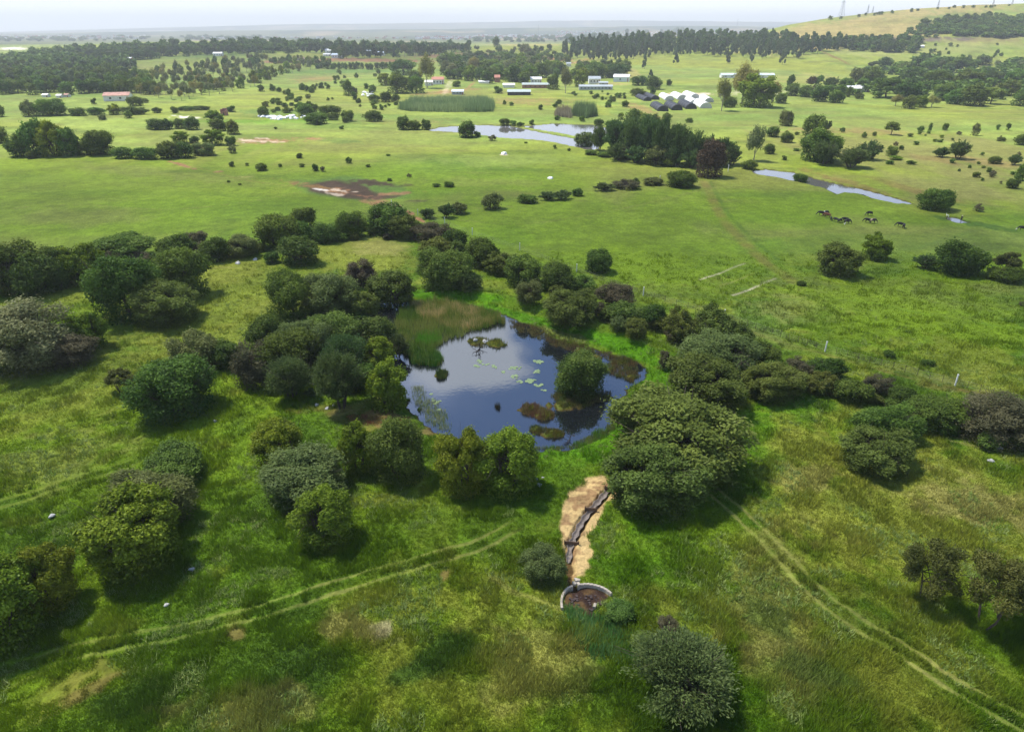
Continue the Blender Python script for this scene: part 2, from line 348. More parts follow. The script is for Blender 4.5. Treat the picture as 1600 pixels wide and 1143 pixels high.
STRAWP = poly0([(938, 741), (950, 744), (958, 762), (976, 776), (968, 786), (950, 786), (946, 800), (930, 822), (917, 840), (919, 862), (914, 882),
                (906, 900), (892, 914), (887, 912), (887, 890), (884, 862), (880, 842), (871, 822), (876, 804), (900, 774), (920, 752)])
TRAP = poly0([(880, 952), (877, 935), (886, 924), (900, 919), (925, 920), (945, 926), (953, 934), (940, 945), (925, 958), (960, 990), (970, 1004), (955, 1000), (930, 975), (900, 958)])
def smooth_line(pts, n=6):
    out = []
    for i in range(len(pts) - 1):
        p0 = pts[max(i - 1, 0)]; p1 = pts[i]; p2 = pts[i + 1]; p3 = pts[min(i + 2, len(pts) - 1)]
        for k in range(n):
            t = k / n
            out.append(tuple(0.5 * (2 * p1[j] + (p2[j] - p0[j]) * t + (2 * p0[j] - 5 * p1[j] + 4 * p2[j] - p3[j]) * t * t + (3 * p1[j] - p0[j] - 3 * p2[j] + p3[j]) * t ** 3) for j in range(2)))
    out.append(tuple(pts[-1]))
    return out
TRK_W = [(smooth_line(t[0], 4),) + t[1:] for t in TRK_W]
def mixc(c, k, f):
    f = np.clip(f, 0, 1)[:, None]
    return c * (1 - f) + k[None, :] * f
def ground_colour(x, y, z):
    px, py = project(x, y, z)
    r = np.hypot(x, y)
    n1 = fbm(x / 14, y / 14, 3, 51); n2 = fbm(x / 4.0, y / 4.0, 3, 61); n3 = fbm(x / 45, y / 45, 3, 71); n4 = fbm(x / 1.1, y / 1.1, 2, 81)
    n5 = fbm(x / 170, y / 60, 3, 91)
    c = np.tile(LUSH, (len(x), 1))
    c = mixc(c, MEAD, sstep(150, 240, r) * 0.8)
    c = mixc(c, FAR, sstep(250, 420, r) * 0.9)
    near = sstep(260, 120, r)
    c = mixc(c, LIME, sstep(.42, .68, n1) * .6 * near)
    c = mixc(c, YEL, sstep(.5, .75, n2 * .6 + n3 * .4) * .7 * near)
    c = mixc(c, DEEP, sstep(.55, .75, 1 - n2) * .35 * near)
    n6 = fbm(x / 60 + y / 90, y / 16, 3, 95)
    c = mixc(c, YEL, sstep(.42, .72, n5) * .6 * (1 - near)); c = mixc(c, TEAL, sstep(.52, .78, 1 - n5) * .45 * (1 - near))
    c = mixc(c, OLV * .85, sstep(.5, .7, n6) * .45 * sstep(110, 170, r)); c = mixc(c, DEEP, sstep(.6, .75, 1 - n6) * .4 * sstep(110, 170, r))
    c = mixc(c, OLV, sstep(.5, .8, n3) * .4 * (1 - near))
    bare = np.zeros(len(x))
    sc_w = 34.0 / np.maximum(r, 30)        # noise wobble in step with size
    nb = (fbm(x / 5, y / 5, 3, 101) - .5) + (fbm(x / 1.3, y / 1.3, 2, 111) - .5) * .6
    nbf = (fbm(x / 30, y / 60, 3, 121) - .5) * 1.3 + (fbm(x / 7, y / 25, 2, 131) - .5)
    nb = nb * near + nbf * (1 - near)
    nbs = (fbm(x / 9, y / 9, 3, 122) - .5) * .8 + (fbm(x / 2.2, y / 3.0, 2, 133) - .5) * 1.3
    for (bx, by, rx, ry, ang, col, st, rough) in BL:
        R = max(rx, ry) * 1.7
        m = (abs(px - bx) < R) & (abs(py - by) < R)
        if not m.any():
            continue
        a = math.radians(ang); X = px[m] - bx; Y = py[m] - by
        u = (X * math.cos(a) + Y * math.sin(a)) / rx; v = (-X * math.sin(a) + Y * math.cos(a)) / ry
        q = 1 - np.sqrt(u * u + v * v) + (nb[m] if ry > 6 else nbs[m]) * 2.2 * rough
        f = sstep(-.12, .5 if rough > .3 else .3, q) * st
        cc = c[m]; c[m] = mixc(cc, col, f)
        if col is MUD or col is SOIL or col is PALE or col is WHT or col is STRAW or col is BRN:
            bare[m] = np.maximum(bare[m], f)
    for (ln_, gauge, wd, col, st) in TRK_W:
        D, S, U = pline(ln_, x, y)
        Lt = sum(math.hypot(b_[0] - a_[0], b_[1] - a_[1]) for a_, b_ in zip(ln_, ln_[1:])); ef = sstep(Lt - .3, Lt - 7, U) if gauge > 0 else 1.0
        wob = (vnoise(x / 2.5, y / 2.5, 141) - .5) * .35 + (vnoise(x / .7, y / .7, 142) - .5) * .25
        if gauge > 0:
            q = np.minimum(abs(S - gauge), abs(S + gauge))
            q = np.where(D < 90, q, 1e3)
            c = mixc(c, DEEP, sstep(2.4, .8, D) * .2 * ef)
        else:
            q = D
        f = ef * sstep(wd * 1.2, wd * .3, q + wob * (wd * 1.3 if wd < 1 else 1.6)) * st * (0.3 + 0.65 * vnoise(U / 4, U * 0 + 3, 143))
        c = mixc(c, col, f)
        bare = np.maximum(bare, f * .95)
        if gauge > 0: bare = np.maximum(bare, sstep(wd * 1.7, wd * .7, q + wob) * .62 * ef)
    m = r < 110
    if m.any():
        s = sdf(STRAWP, x[m], y[m]) + (n2[m] - .5) * 2.4 + (n4[m] - .5) * .9
        f = sstep(.25, -.3, s)
        cm = mixc(c[m], STRAW, f); cm = mixc(cm, SOIL * .75, f * sstep(.5, .7, n4[m]) * .7)
        s2 = sdf(TRAP, x[m], y[m]) + (n4[m] - .5) * .5
        f2 = sstep(.25, -.2, s2); cm = mixc(cm, MUD * .7, f2); cm = mixc(cm, BRN, f2 * sstep(.5, .7, n4[m]) * .5)
        D, S, U = pline(DITCH, x[m], y[m]); f3 = sstep(.5, .25, D + (n4[m] - .5) * .5); cm = mixc(cm, BRN * .6, f3)
        c[m] = cm; bare[m] = np.maximum(np.maximum(bare[m], f), np.maximum(f2, f3))
    # shores and the pond bed
    s = np.full(len(x), 1e3)
    for w in WATERS:
        s = np.minimum(s, sdf(w, x, y))
    f = sstep(.2, .02, z) * sstep(1.6, .6, s)
    c = mixc(c, MUD * .55, f * .9); bare = np.maximum(bare, (z < 0.03) * 1.0 * (s < 3))
    isl = (s < -1.0) & (z > 0.02)
    c[isl] = mixc(c[isl], BRN * .8, .45 + 0 * s[isl])
    # far land beyond the first rise
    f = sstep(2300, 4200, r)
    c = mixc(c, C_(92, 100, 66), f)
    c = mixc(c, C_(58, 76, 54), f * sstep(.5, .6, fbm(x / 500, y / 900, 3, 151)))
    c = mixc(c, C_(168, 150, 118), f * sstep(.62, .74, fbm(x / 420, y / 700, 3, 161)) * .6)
    v = 0.84 + 0.32 * n4 * near + .16 * (1 - near) + (n2 - .5) * .3 + (n1 - .5) * .35 * (1 - near)
    c = c * v[:, None]; lum = (c * np.array([.3, .59, .11])).sum(1)[:, None]
    return (lum + (c - lum) * 1.03) * np.array([.9, .86, .82]), bare

def new_mesh(name, V, faces, mats=(), attr=None, smooth=False, mi=None):
    me = bpy.data.meshes.new(name)
    V = np.asarray(V, np.float32); faces = np.asarray(faces, np.int32)
    k = faces.shape[1]; n = len(faces)
    me.vertices.add(len(V)); me.vertices.foreach_set('co', V.ravel())
    me.loops.add(n * k); me.loops.foreach_set('vertex_index', faces.ravel())
    me.polygons.add(n)
    me.polygons.foreach_set('loop_start', np.arange(0, n * k, k, dtype=np.int32))
    me.polygons.foreach_set('loop_total', np.full(n, k, np.int32))
    if mi is not None:
        me.polygons.foreach_set('material_index', np.asarray(mi, np.int32))
    me.polygons.foreach_set('use_smooth', np.full(n, smooth))
    for m in mats:
        me.materials.append(m)
    if attr:
        for nm, a in attr.items():
            a = np.asarray(a, np.float32)
            if a.ndim == 2:
                A = me.attributes.new(nm, 'FLOAT_COLOR', 'POINT')
                q = np.ones((len(a), 4), np.float32); q[:, :3] = a; A.data.foreach_set('color', q.ravel())
            else:
                A = me.attributes.new(nm, 'FLOAT', 'POINT'); A.data.foreach_set('value', a)
    me.update(calc_edges=True)
    return me
def link(name, data, parent=None, loc=None):
    o = bpy.data.objects.new(name, data)
    COL.objects.link(o)
    if parent: o.parent = parent
    if loc is not None: o.location = loc
    return o
def tag(o, label=None, cat=None, group=None, kind=None):
    if label: o['label'] = label
    if cat: o['category'] = cat
    if group: o['group'] = group
    if kind: o['kind'] = kind
    return o

# ------------------------------------------------------------------ materials
def mat(name):
    m = bpy.data.materials.new(name); m.use_nodes = True
    t = m.node_tree; t.nodes.clear()
    return m, t, nd(t, 'ShaderNodeOutputMaterial')
def simple(name, col, rough=.8, noise=.25, scale=2.0, spec=.3, metal=0.0, bump=0.0):
    m, t, o = mat(name)
    b = nd(t, 'ShaderNodeBsdfPrincipled'); b.inputs['Roughness'].default_value = rough
    b.inputs['Specular IOR Level'].default_value = spec; b.inputs['Metallic'].default_value = metal
    g = nd(t, 'ShaderNodeNewGeometry'); n = nd(t, 'ShaderNodeTexNoise'); n.inputs['Scale'].default_value = scale; n.inputs['Detail'].default_value = 5
    t.links.new(g.outputs['Position'], n.inputs['Vector'])
    mr = nd(t, 'ShaderNodeMapRange'); mr.inputs[1].default_value = .3; mr.inputs[2].default_value = .7; mr.inputs[3].default_value = 1 - noise; mr.inputs[4].default_value = 1 + noise
    t.links.new(n.outputs[0], mr.inputs[0])
    mu = nd(t, 'ShaderNodeVectorMath', operation='SCALE'); mu.inputs[0].default_value = col
    t.links.new(mr.outputs[0], mu.inputs['Scale']); t.links.new(mu.outputs[0], b.inputs['Base Color'])
    if bump:
        bp = nd(t, 'ShaderNodeBump'); bp.inputs['Strength'].default_value = bump; t.links.new(n.outputs[0], bp.inputs['Height']); t.links.new(bp.outputs[0], b.inputs['Normal'])
    t.links.new(b.outputs[0], o.inputs[0])
    return m
def ground_mat():
    m, t, o = mat('grass_land')
    b = nd(t, 'ShaderNodeBsdfPrincipled'); b.inputs['Roughness'].default_value = .95; b.inputs['Specular IOR Level'].default_value = .12
    at = nd(t, 'ShaderNodeAttribute', attribute_name='col')
    g = nd(t, 'ShaderNodeNewGeometry')
    last = at.outputs['Color']
    for sc_, amp, det in ((1.6, .3, 6), (.35, .22, 4), (.035, .2, 5)):
        n = nd(t, 'ShaderNodeTexNoise'); n.inputs['Scale'].default_value = sc_; n.inputs['Detail'].default_value = det; n.inputs['Roughness'].default_value = .65
        t.links.new(g.outputs['Position'], n.inputs['Vector'])
        mr = nd(t, 'ShaderNodeMapRange'); mr.inputs[1].default_value = .3; mr.inputs[2].default_value = .7; mr.inputs[3].default_value = 1 - amp; mr.inputs[4].default_value = 1 + amp
        t.links.new(n.outputs[0], mr.inputs[0])
        s = nd(t, 'ShaderNodeVectorMath', operation='SCALE'); t.links.new(last, s.inputs[0]); t.links.new(mr.outputs[0], s.inputs['Scale'])
        last = s.outputs[0]
    n = nd(t, 'ShaderNodeTexNoise'); n.inputs['Scale'].default_value = 2.4; n.inputs['Detail'].default_value = 8
    t.links.new(g.outputs['Position'], n.inputs['Vector'])
    bp = nd(t, 'ShaderNodeBump'); bp.inputs['Strength'].default_value = .7; bp.inputs['Distance'].default_value = .35
    t.links.new(n.outputs[0], bp.inputs['Height']); t.links.new(bp.outputs[0], b.inputs['Normal'])
    t.links.new(last, b.inputs['Base Color']); t.links.new(b.outputs[0], o.inputs[0])
    return m
def blade_mat():
    m, t, o = mat('grass_blades')
    at = nd(t, 'ShaderNodeAttribute', attribute_name='col')
    g = nd(t, 'ShaderNodeNewGeometry')
    mxn = nd(t, 'ShaderNodeMix', data_type='VECTOR'); mxn.inputs[0].default_value = .72; mxn.inputs[5].default_value = (0, 0, 1)
    t.links.new(g.outputs['Normal'], mxn.inputs[4])
    nn = nd(t, 'ShaderNodeVectorMath', operation='NORMALIZE'); t.links.new(mxn.outputs[1], nn.inputs[0])
    d = nd(t, 'ShaderNodeBsdfDiffuse'); tr = nd(t, 'ShaderNodeBsdfTranslucent'); mx = nd(t, 'ShaderNodeMixShader'); mx.inputs[0].default_value = .4
    t.links.new(at.outputs['Color'], d.inputs[0]); t.links.new(at.outputs['Color'], tr.inputs[0]); t.links.new(nn.outputs[0], d.inputs['Normal'])
    t.links.new(d.outputs[0], mx.inputs[1]); t.links.new(tr.outputs[0], mx.inputs[2]); t.links.new(mx.outputs[0], o.inputs[0])
    return m
def leaf_mat(name, col, tip, var=.25):
    """leaf colour runs from col to tip with the leaf's own random value, and shifts a little from tree to tree"""
    m, t, o = mat(name)
    at = nd(t, 'ShaderNodeAttribute', attribute_name='v')
    mx = nd(t, 'ShaderNodeMix', data_type='RGBA'); mx.inputs[6].default_value = (*col, 1); mx.inputs[7].default_value = (*tip, 1)
    t.links.new(at.outputs['Fac'], mx.inputs[0])
    oi = nd(t, 'ShaderNodeObjectInfo')
    hs = nd(t, 'ShaderNodeHueSaturation')
    mr = nd(t, 'ShaderNodeMapRange'); mr.inputs[3].default_value = .475; mr.inputs[4].default_value = .52
    mv = nd(t, 'ShaderNodeMapRange'); mv.inputs[3].default_value = 1 - var; mv.inputs[4].default_value = 1 + var
    ml = nd(t, 'ShaderNodeMath', operation='MULTIPLY'); ml.inputs[1].default_value = 7.31; fr = nd(t, 'ShaderNodeMath', operation='FRACT')
    t.links.new(oi.outputs['Random'], ml.inputs[0]); t.links.new(ml.outputs[0], fr.inputs[0])
    t.links.new(oi.outputs['Random'], mr.inputs[0]); t.links.new(fr.outputs[0], mv.inputs[0])
    t.links.new(mr.outputs[0], hs.inputs['Hue']); t.links.new(mv.outputs[0], hs.inputs['Value']); t.links.new(mx.outputs[2], hs.inputs['Color'])
    d = nd(t, 'ShaderNodeBsdfDiffuse'); tr = nd(t, 'ShaderNodeBsdfTranslucent'); ms = nd(t, 'ShaderNodeMixShader'); ms.inputs[0].default_value = .32
    t.links.new(hs.outputs[0], d.inputs[0]); t.links.new(hs.outputs[0], tr.inputs[0])
    gl = nd(t, 'ShaderNodeBsdfGlossy'); gl.inputs['Roughness'].default_value = .45; gl.inputs[0].default_value = (.6, .65, .6, 1)
    mg = nd(t, 'ShaderNodeMixShader'); mg.inputs[0].default_value = .012
    t.links.new(d.outputs[0], ms.inputs[1]); t.links.new(tr.outputs[0], ms.inputs[2])
    t.links.new(ms.outputs[0], mg.inputs[1]); t.links.new(gl.outputs[0], mg.inputs[2]); t.links.new(mg.outputs[0], o.inputs[0])
    return m
def water_mat(name='water', deep=(.01, .012, .014), ior=2.3):
    m, t, o = mat(name)
    d = nd(t, 'ShaderNodeBsdfDiffuse'); d.inputs[0].default_value = (*deep, 1)
    gl = nd(t, 'ShaderNodeBsdfGlossy'); gl.inputs['Roughness'].default_value = .03; gl.inputs[0].default_value = (.82, .88, 1, 1)
    fr = nd(t, 'ShaderNodeFresnel'); fr.inputs['IOR'].default_value = ior
    g = nd(t, 'ShaderNodeNewGeometry'); n = nd(t, 'ShaderNodeTexNoise'); n.inputs['Scale'].default_value = 1.3; n.inputs['Detail'].default_value = 4
    t.links.new(g.outputs['Position'], n.inputs['Vector'])
    bp = nd(t, 'ShaderNodeBump'); bp.inputs['Strength'].default_value = .12; bp.inputs['Distance'].default_value = .03
    t.links.new(n.outputs[0], bp.inputs['Height']); t.links.new(bp.outputs[0], gl.inputs['Normal'])
    mx = nd(t, 'ShaderNodeMixShader'); t.links.new(fr.outputs[0], mx.inputs[0]); t.links.new(d.outputs[0], mx.inputs[1]); t.links.new(gl.outputs[0], mx.inputs[2])
    t.links.new(mx.outputs[0], o.inputs[0])
    return m
def cloud_mat():
    m, t, o = mat('cloud_vapour')
    tr = nd(t, 'ShaderNodeBsdfTransparent'); tl = nd(t, 'ShaderNodeBsdfTranslucent'); tl.inputs[0].default_value = (.9, .92, .95, 1)
    c = nd(t, 'ShaderNodeNewGeometry'); n = nd(t, 'ShaderNodeTexNoise'); n.inputs['Scale'].default_value = .006; n.inputs['Detail'].default_value = 5
    t.links.new(c.outputs['Position'], n.inputs['Vector'])
    at = nd(t, 'ShaderNodeAttribute', attribute_name='thick')
    mr = nd(t, 'ShaderNodeMapRange', interpolation_type='SMOOTHSTEP'); mr.inputs[1].default_value = .36; mr.inputs[2].default_value = .62; mr.inputs[3].default_value = .1; mr.inputs[4].default_value = .36
    t.links.new(n.outputs[0], mr.inputs[0])
    mu = nd(t, 'ShaderNodeMath', operation='MULTIPLY'); t.links.new(mr.outputs[0], mu.inputs[0]); t.links.new(at.outputs['Fac'], mu.inputs[1])
    mx = nd(t, 'ShaderNodeMixShader'); t.links.new(mu.outputs[0], mx.inputs[0]); t.links.new(tr.outputs[0], mx.inputs[1]); t.links.new(tl.outputs[0], mx.inputs[2])
    t.links.new(mx.outputs[0], o.inputs[0])
    return m
M_GROUND = ground_mat(); M_BLADE = blade_mat(); M_WATER = water_mat(ior=2.75); M_LAKE = water_mat('lake_water', (.12, .115, .11), 2.6)
M_BARK = simple('bark', (.085, .065, .05), .9, .35, 4.0); M_PALEBARK = simple('pale_bark', (.3, .27, .22), .9, .3, 3.0)

# ------------------------------------------------------------------ ground sheet
dep_px = np.concatenate([np.array([3000, 2200, 1700, 1500, 1350]), np.arange(1260, 186, -1.25)])
rr = []
for p in dep_px:
    d = ray(800, p); rr.append(max(CH / -d[2] * d[1], 0.5) if d[1] > 0 else None)
rr = [v for v in rr if v is not None]
r_ = rr[-1]
while r_ < 16800:
    r_ *= 1.0085 if r_ < 2500 else 1.018
    rr.append(r_)
rr = np.unique(np.array(rr))
rr = np.concatenate([[0.4, 6, 12], rr[rr > 15]])
az = np.concatenate([np.arange(-180, -44, 4.0), np.arange(-43.2, 43.2, 0.085), np.arange(44, 180.1, 4.0)])
AZ, RR = np.meshgrid(np.radians(az), rr)
gx = (np.sin(AZ) * RR).ravel(); gy = (np.cos(AZ) * RR).ravel()
gzv = height(gx, gy)
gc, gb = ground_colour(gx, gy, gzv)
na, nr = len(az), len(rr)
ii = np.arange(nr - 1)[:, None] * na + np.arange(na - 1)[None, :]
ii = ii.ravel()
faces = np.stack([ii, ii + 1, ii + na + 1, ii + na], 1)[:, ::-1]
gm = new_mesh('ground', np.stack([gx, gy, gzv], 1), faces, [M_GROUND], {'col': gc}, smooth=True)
tag(link('ground', gm), kind='structure')
print('ground', len(gx))

def water_sheet(name, poly, z=0.0, grow=2.5, m=None):
    c = poly.mean(0)
    v = [(p[0] + (p[0] - c[0]) / (np.hypot(*(p - c)) + 1e-6) * grow, p[1] + (p[1] - c[1]) / (np.hypot(*(p - c)) + 1e-6) * grow, z) for p in poly]
    me = bpy.data.meshes.new(name); me.from_pydata(v, [], [list(range(len(v)))]); me.materials.append(m or M_WATER); me.update()
    if me.polygons[0].normal.z < 0:
        me.flip_normals()
    return tag(link(name, me), kind='structure')
water_sheet('pond_water', POND)
lk = np.array([P0(655, 207), P0(690, 195), P0(800, 191), P0(960, 190), P0(975, 222), P0(940, 240), P0(850, 224), P0(760, 216)])
water_sheet('lake_water', lk, grow=0, m=M_LAKE)
st = STREAM.copy(); water_sheet('stream_water', st, m=M_LAKE, grow=1.0)
water_sheet('pool_water', POOL, grow=1.2, m=M_LAKE)

# ------------------------------------------------------------------ grass blades, reeds
def blades(name, X, Y, Z, h, w, col, per, spread, lean=.35, kind='stuff', z0=None, bend=True):
    """one mesh of thin bent blades rooted at the given points"""
    n = len(X); R = np.random.RandomState(hash(name) % 1000 if False else len(name) * 37)
    N = n * per
    X = np.repeat(X, per); Y = np.repeat(Y, per); Z = np.repeat(Z, per); h = np.repeat(h, per) * R.uniform(.55, 1.1, N); w = np.repeat(w, per)
    col = np.repeat(col, per, 0) * R.uniform(.72, 1.25, N)[:, None]
    a = R.uniform(0, 6.283, N); rad = np.sqrt(R.uniform(0, 1, N)) * np.repeat(spread, per)
    X = X + np.cos(a) * rad; Y = Y + np.sin(a) * rad
    th = R.uniform(0, 6.283, N); tx = np.cos(th) * w / 2; ty = np.sin(th) * w / 2
    la = R.uniform(0, 6.283, N); lx = np.cos(la) * h * lean * R.uniform(.2, 1, N); ly = np.sin(la) * h * lean * R.uniform(.2, 1, N)
    b0 = np.stack([X - tx, Y - ty, Z - .05], 1); b1 = np.stack([X + tx, Y + ty, Z - .05], 1)
    tip = np.stack([X + lx, Y + ly, Z + h], 1)
    V = np.empty((N * 3, 3), np.float32); V[0::3] = b0; V[1::3] = b1; V[2::3] = tip
    F_ = np.arange(N * 3).reshape(N, 3)
    cc = np.repeat(col, 3, 0)
    me = new_mesh(name, V, F_, [M_BLADE], {'col': cc})
    return tag(link(name, me), kind='stuff')
R0 = np.random.RandomState(5)
n = 190000
qpx = R0.uniform(-90, 1690, n); qpy = 395 + (1165 - 395) * R0.uniform(0, 1, n) ** .8
V_ = H / 2 - qpy; dz = -F * sP + V_ * cP; t_ = CH / -dz
qx = (qpx - 800) * t_; qy = (F * cP + V_ * sP) * t_
qz = height(qx, qy)
qc, qb = ground_colour(qx, qy, qz)
qs = np.full(n, 1e3)
for w_ in WATERS: qs = np.minimum(qs, sdf(w_, qx, qy))
keep = (qb < .35) & ((qz > 0.12) | (qs > 2)) & (R0.uniform(0, 1, n) > qb)
qx, qy, qz, qc = qx[keep], qy[keep], qz[keep], qc[keep]
hh = .2 + .75 * sstep(.4, .72, fbm(qx / 2.6, qy / 2.6, 3, 201)) * R0.uniform(.4, 1.2, len(qx))
rr_ = np.hypot(qx, qy)
blades('meadow_grass', qx, qy, qz, hh, .045 + rr_ / 1900, qc * 1.5, 6, .12 + rr_ / 420, .7)
wm = (fbm(qx / 5, qy / 5, 3, 211) > .56) & (R0.uniform(0, 1, len(qx)) < .16) & (rr_ < 150)
wn = int(wm.sum()); wf = R0.uniform(0, 1, (wn, 1)); wcol = C_(172, 186, 112)[None] * wf + C_(118, 150, 56)[None] * (1 - wf)
blades('meadow_weeds', qx[wm], qy[wm], qz[wm], R0.uniform(.25, .65, wn), np.full(wn, .1), wcol, 10, np.full(wn, .35), 1.0)
print('grass', len(qx) * 6, wn)

def scatter_poly(pts, n, seed=1):
    R = np.random.RandomState(seed); poly = poly0(pts)
    lo = poly.min(0); hi = poly.max(0)
    out = np.zeros((0, 2))
    while len(out) < n:
        q = R.uniform(lo, hi, (n * 3, 2)); s = sdf(poly, q[:, 0], q[:, 1])
        out = np.vstack([out, q[s + (vnoise(q[:, 0] / 1.5, q[:, 1] / 1.5, 77) - .5) * 1.5 < 0]])
    return out[:n, 0], out[:n, 1]
def reed(name, pts, n, h, w, c1, c2, seed, lean=.15, zmin=0.0, per=5, spread=.3, sc_n=4.0):
    if 10 < seed < 23: sc_n = 1.1
    x, y = scatter_poly(pts, n, seed); z = np.maximum(height(x, y), zmin)
    f = sstep(.35, .65, fbm(x / sc_n, y / sc_n, 3, seed + 5))[:, None]
    col = C_(*c1)[None] * (1 - f) + C_(*c2)[None] * f
    hv = h * (.45 + .9 * fbm(x / sc_n, y / sc_n, 3, seed + 9)) * (.75 + .5 * np.random.RandomState(seed).uniform(0, 1, n)); col = col * 1.5
    return x, y, z, hv, np.full(n, w), col, per, np.full(n, spread), lean
def join_reeds(name, parts):
    per = parts[0][6]
    A = [np.concatenate([p[i] for p in parts]) for i in (0, 1, 2, 3, 4, 5)]
    sp = np.concatenate([p[7] for p in parts])
    o = blades(name, A[0], A[1], A[2], A[3], A[4], A[5], per, sp, parts[0][8])
    return o
RB = [(622, 492), (640, 476), (680, 470), (730, 477), (772, 489), (790, 504), (762, 512), (735, 520), (705, 531), (684, 545), (692, 560), (686, 572), (655, 570), (630, 556), (620, 532), (616, 510)]
join_reeds('reed_bed', [
    reed('', RB, 3600, 1.7, .07, (130, 138, 66), (98, 124, 46), 3),
    reed('', [(640, 478), (690, 472), (740, 481), (782, 494), (788, 503), (740, 515), (690, 512), (660, 500)], 2200, 1.6, .06, (190, 170, 112), (150, 144, 74), 4),
    reed('', [(655, 520), (680, 515), (690, 530), (676, 542), (650, 536)], 700, 1.1, .07, (84, 140, 30), (98, 150, 40), 6),
    reed('', [(618, 545), (640, 540), (690, 560), (680, 574), (650, 568)], 900, 1.3, .07, (70, 112, 40), (60, 98, 40), 7),
    reed('', [(590, 505), (612, 500), (618, 530), (600, 530)], 120, 1.0, .06, (86, 116, 50), (110, 126, 60), 8)])
join_reeds('marsh_sedge', [
    reed('', [(795, 500), (840, 512), (880, 532), (925, 545), (985, 562), (975, 570), (925, 556), (880, 545), (840, 528), (800, 512)], 800, .6, .08, (104, 90, 58), (116, 112, 60), 11),
    reed('', [(815, 634), (832, 630), (866, 642), (866, 655), (846, 658), (818, 650)], 420, .7, .07, (112, 84, 64), (122, 104, 66), 12),
    reed('', [(828, 670), (850, 668), (880, 674), (878, 684), (855, 683), (832, 677)], 260, .5, .07, (110, 100, 50), (84, 96, 48), 13),
    reed('', [(862, 618), (950, 612), (958, 624), (920, 636), (884, 641), (872, 634)], 700, .6, .07, (112, 104, 60), (84, 96, 44), 14),
    reed('', [(942, 570), (985, 562), (1000, 580), (990, 600), (970, 590), (950, 584)], 500, .7, .07, (112, 96, 58), (98, 104, 56), 15),
    reed('', [(733, 531), (755, 527), (790, 532), (786, 543), (752, 541), (736, 537)], 260, .5, .06, (76, 100, 40), (120, 116, 60), 16),
    reed('', [(640, 605), (655, 600), (690, 640), (705, 668), (685, 676), (660, 650)], 420, .55, .06, (150, 156, 104), (120, 136, 80), 17, spread=.5),
    reed('', [(795, 692), (845, 696), (900, 694), (930, 678), (955, 660), (960, 668), (930, 692), (880, 705), (830, 706)], 500, .6, .07, (92, 128, 40), (110, 120, 60), 18),
    reed('', [(682, 583), (697, 583), (698, 592), (684, 592)], 90, .9, .07, (66, 86, 42), (84, 104, 48), 19),
    reed('', [(775, 632), (783, 632), (783, 641), (775, 641)], 30, 1.0, .06, (50, 50, 36), (64, 62, 40), 20),
    reed('', [(540, 650), (640, 655), (640, 668), (560, 668)], 300, .5, .07, (140, 96, 70), (128, 112, 64), 21),
    reed('', [(880, 950), (920, 955), (990, 1000), (1000, 1040), (930, 1030), (890, 990)], 900, .9, .08, (84, 128, 60), (108, 146, 84), 22, spread=.5)])
join_reeds('pampas_reeds', [
    reed('', [(622, 172), (640, 162), (700, 158), (760, 160), (772, 170), (770, 177), (700, 177), (640, 175)], 4200, 5.5, .35, (128, 146, 96), (108, 130, 84), 31, spread=1.0, sc_n=20),
    reed('', [(893, 182), (900, 176), (928, 176), (932, 183), (915, 186)], 700, 7.0, .35, (104, 126, 78), (92, 112, 70), 32, spread=1.0, sc_n=12),
    reed('', [(866, 183), (872, 178), (892, 178), (892, 186)], 450, 5.0, .3, (134, 128, 106), (140, 132, 100), 33, spread=1.0, sc_n=12)])

# ------------------------------------------------------------------ foliage
def unit(v):
    return v / np.maximum(np.linalg.norm(v, axis=1, keepdims=True), 1e-9)
def leaf_quads(C, N, L, Wd, R, T=None):
    n = len(C)
    if T is None:
        T = unit(np.cross(N, R.normal(size=(n, 3))))
    B = unit(np.cross(N, T))
    L = np.broadcast_to(L, (n,))[:, None]; Wd = np.broadcast_to(Wd, (n,))[:, None]
    V = np.empty((n * 4, 3)); V[0::4] = C + T * L; V[1::4] = C + B * Wd; V[2::4] = C - T * L; V[3::4] = C - B * Wd
    return V, np.arange(n * 4).reshape(n, 4)
def rdir(R, n):
    return unit(R.normal(size=(n, 3)))
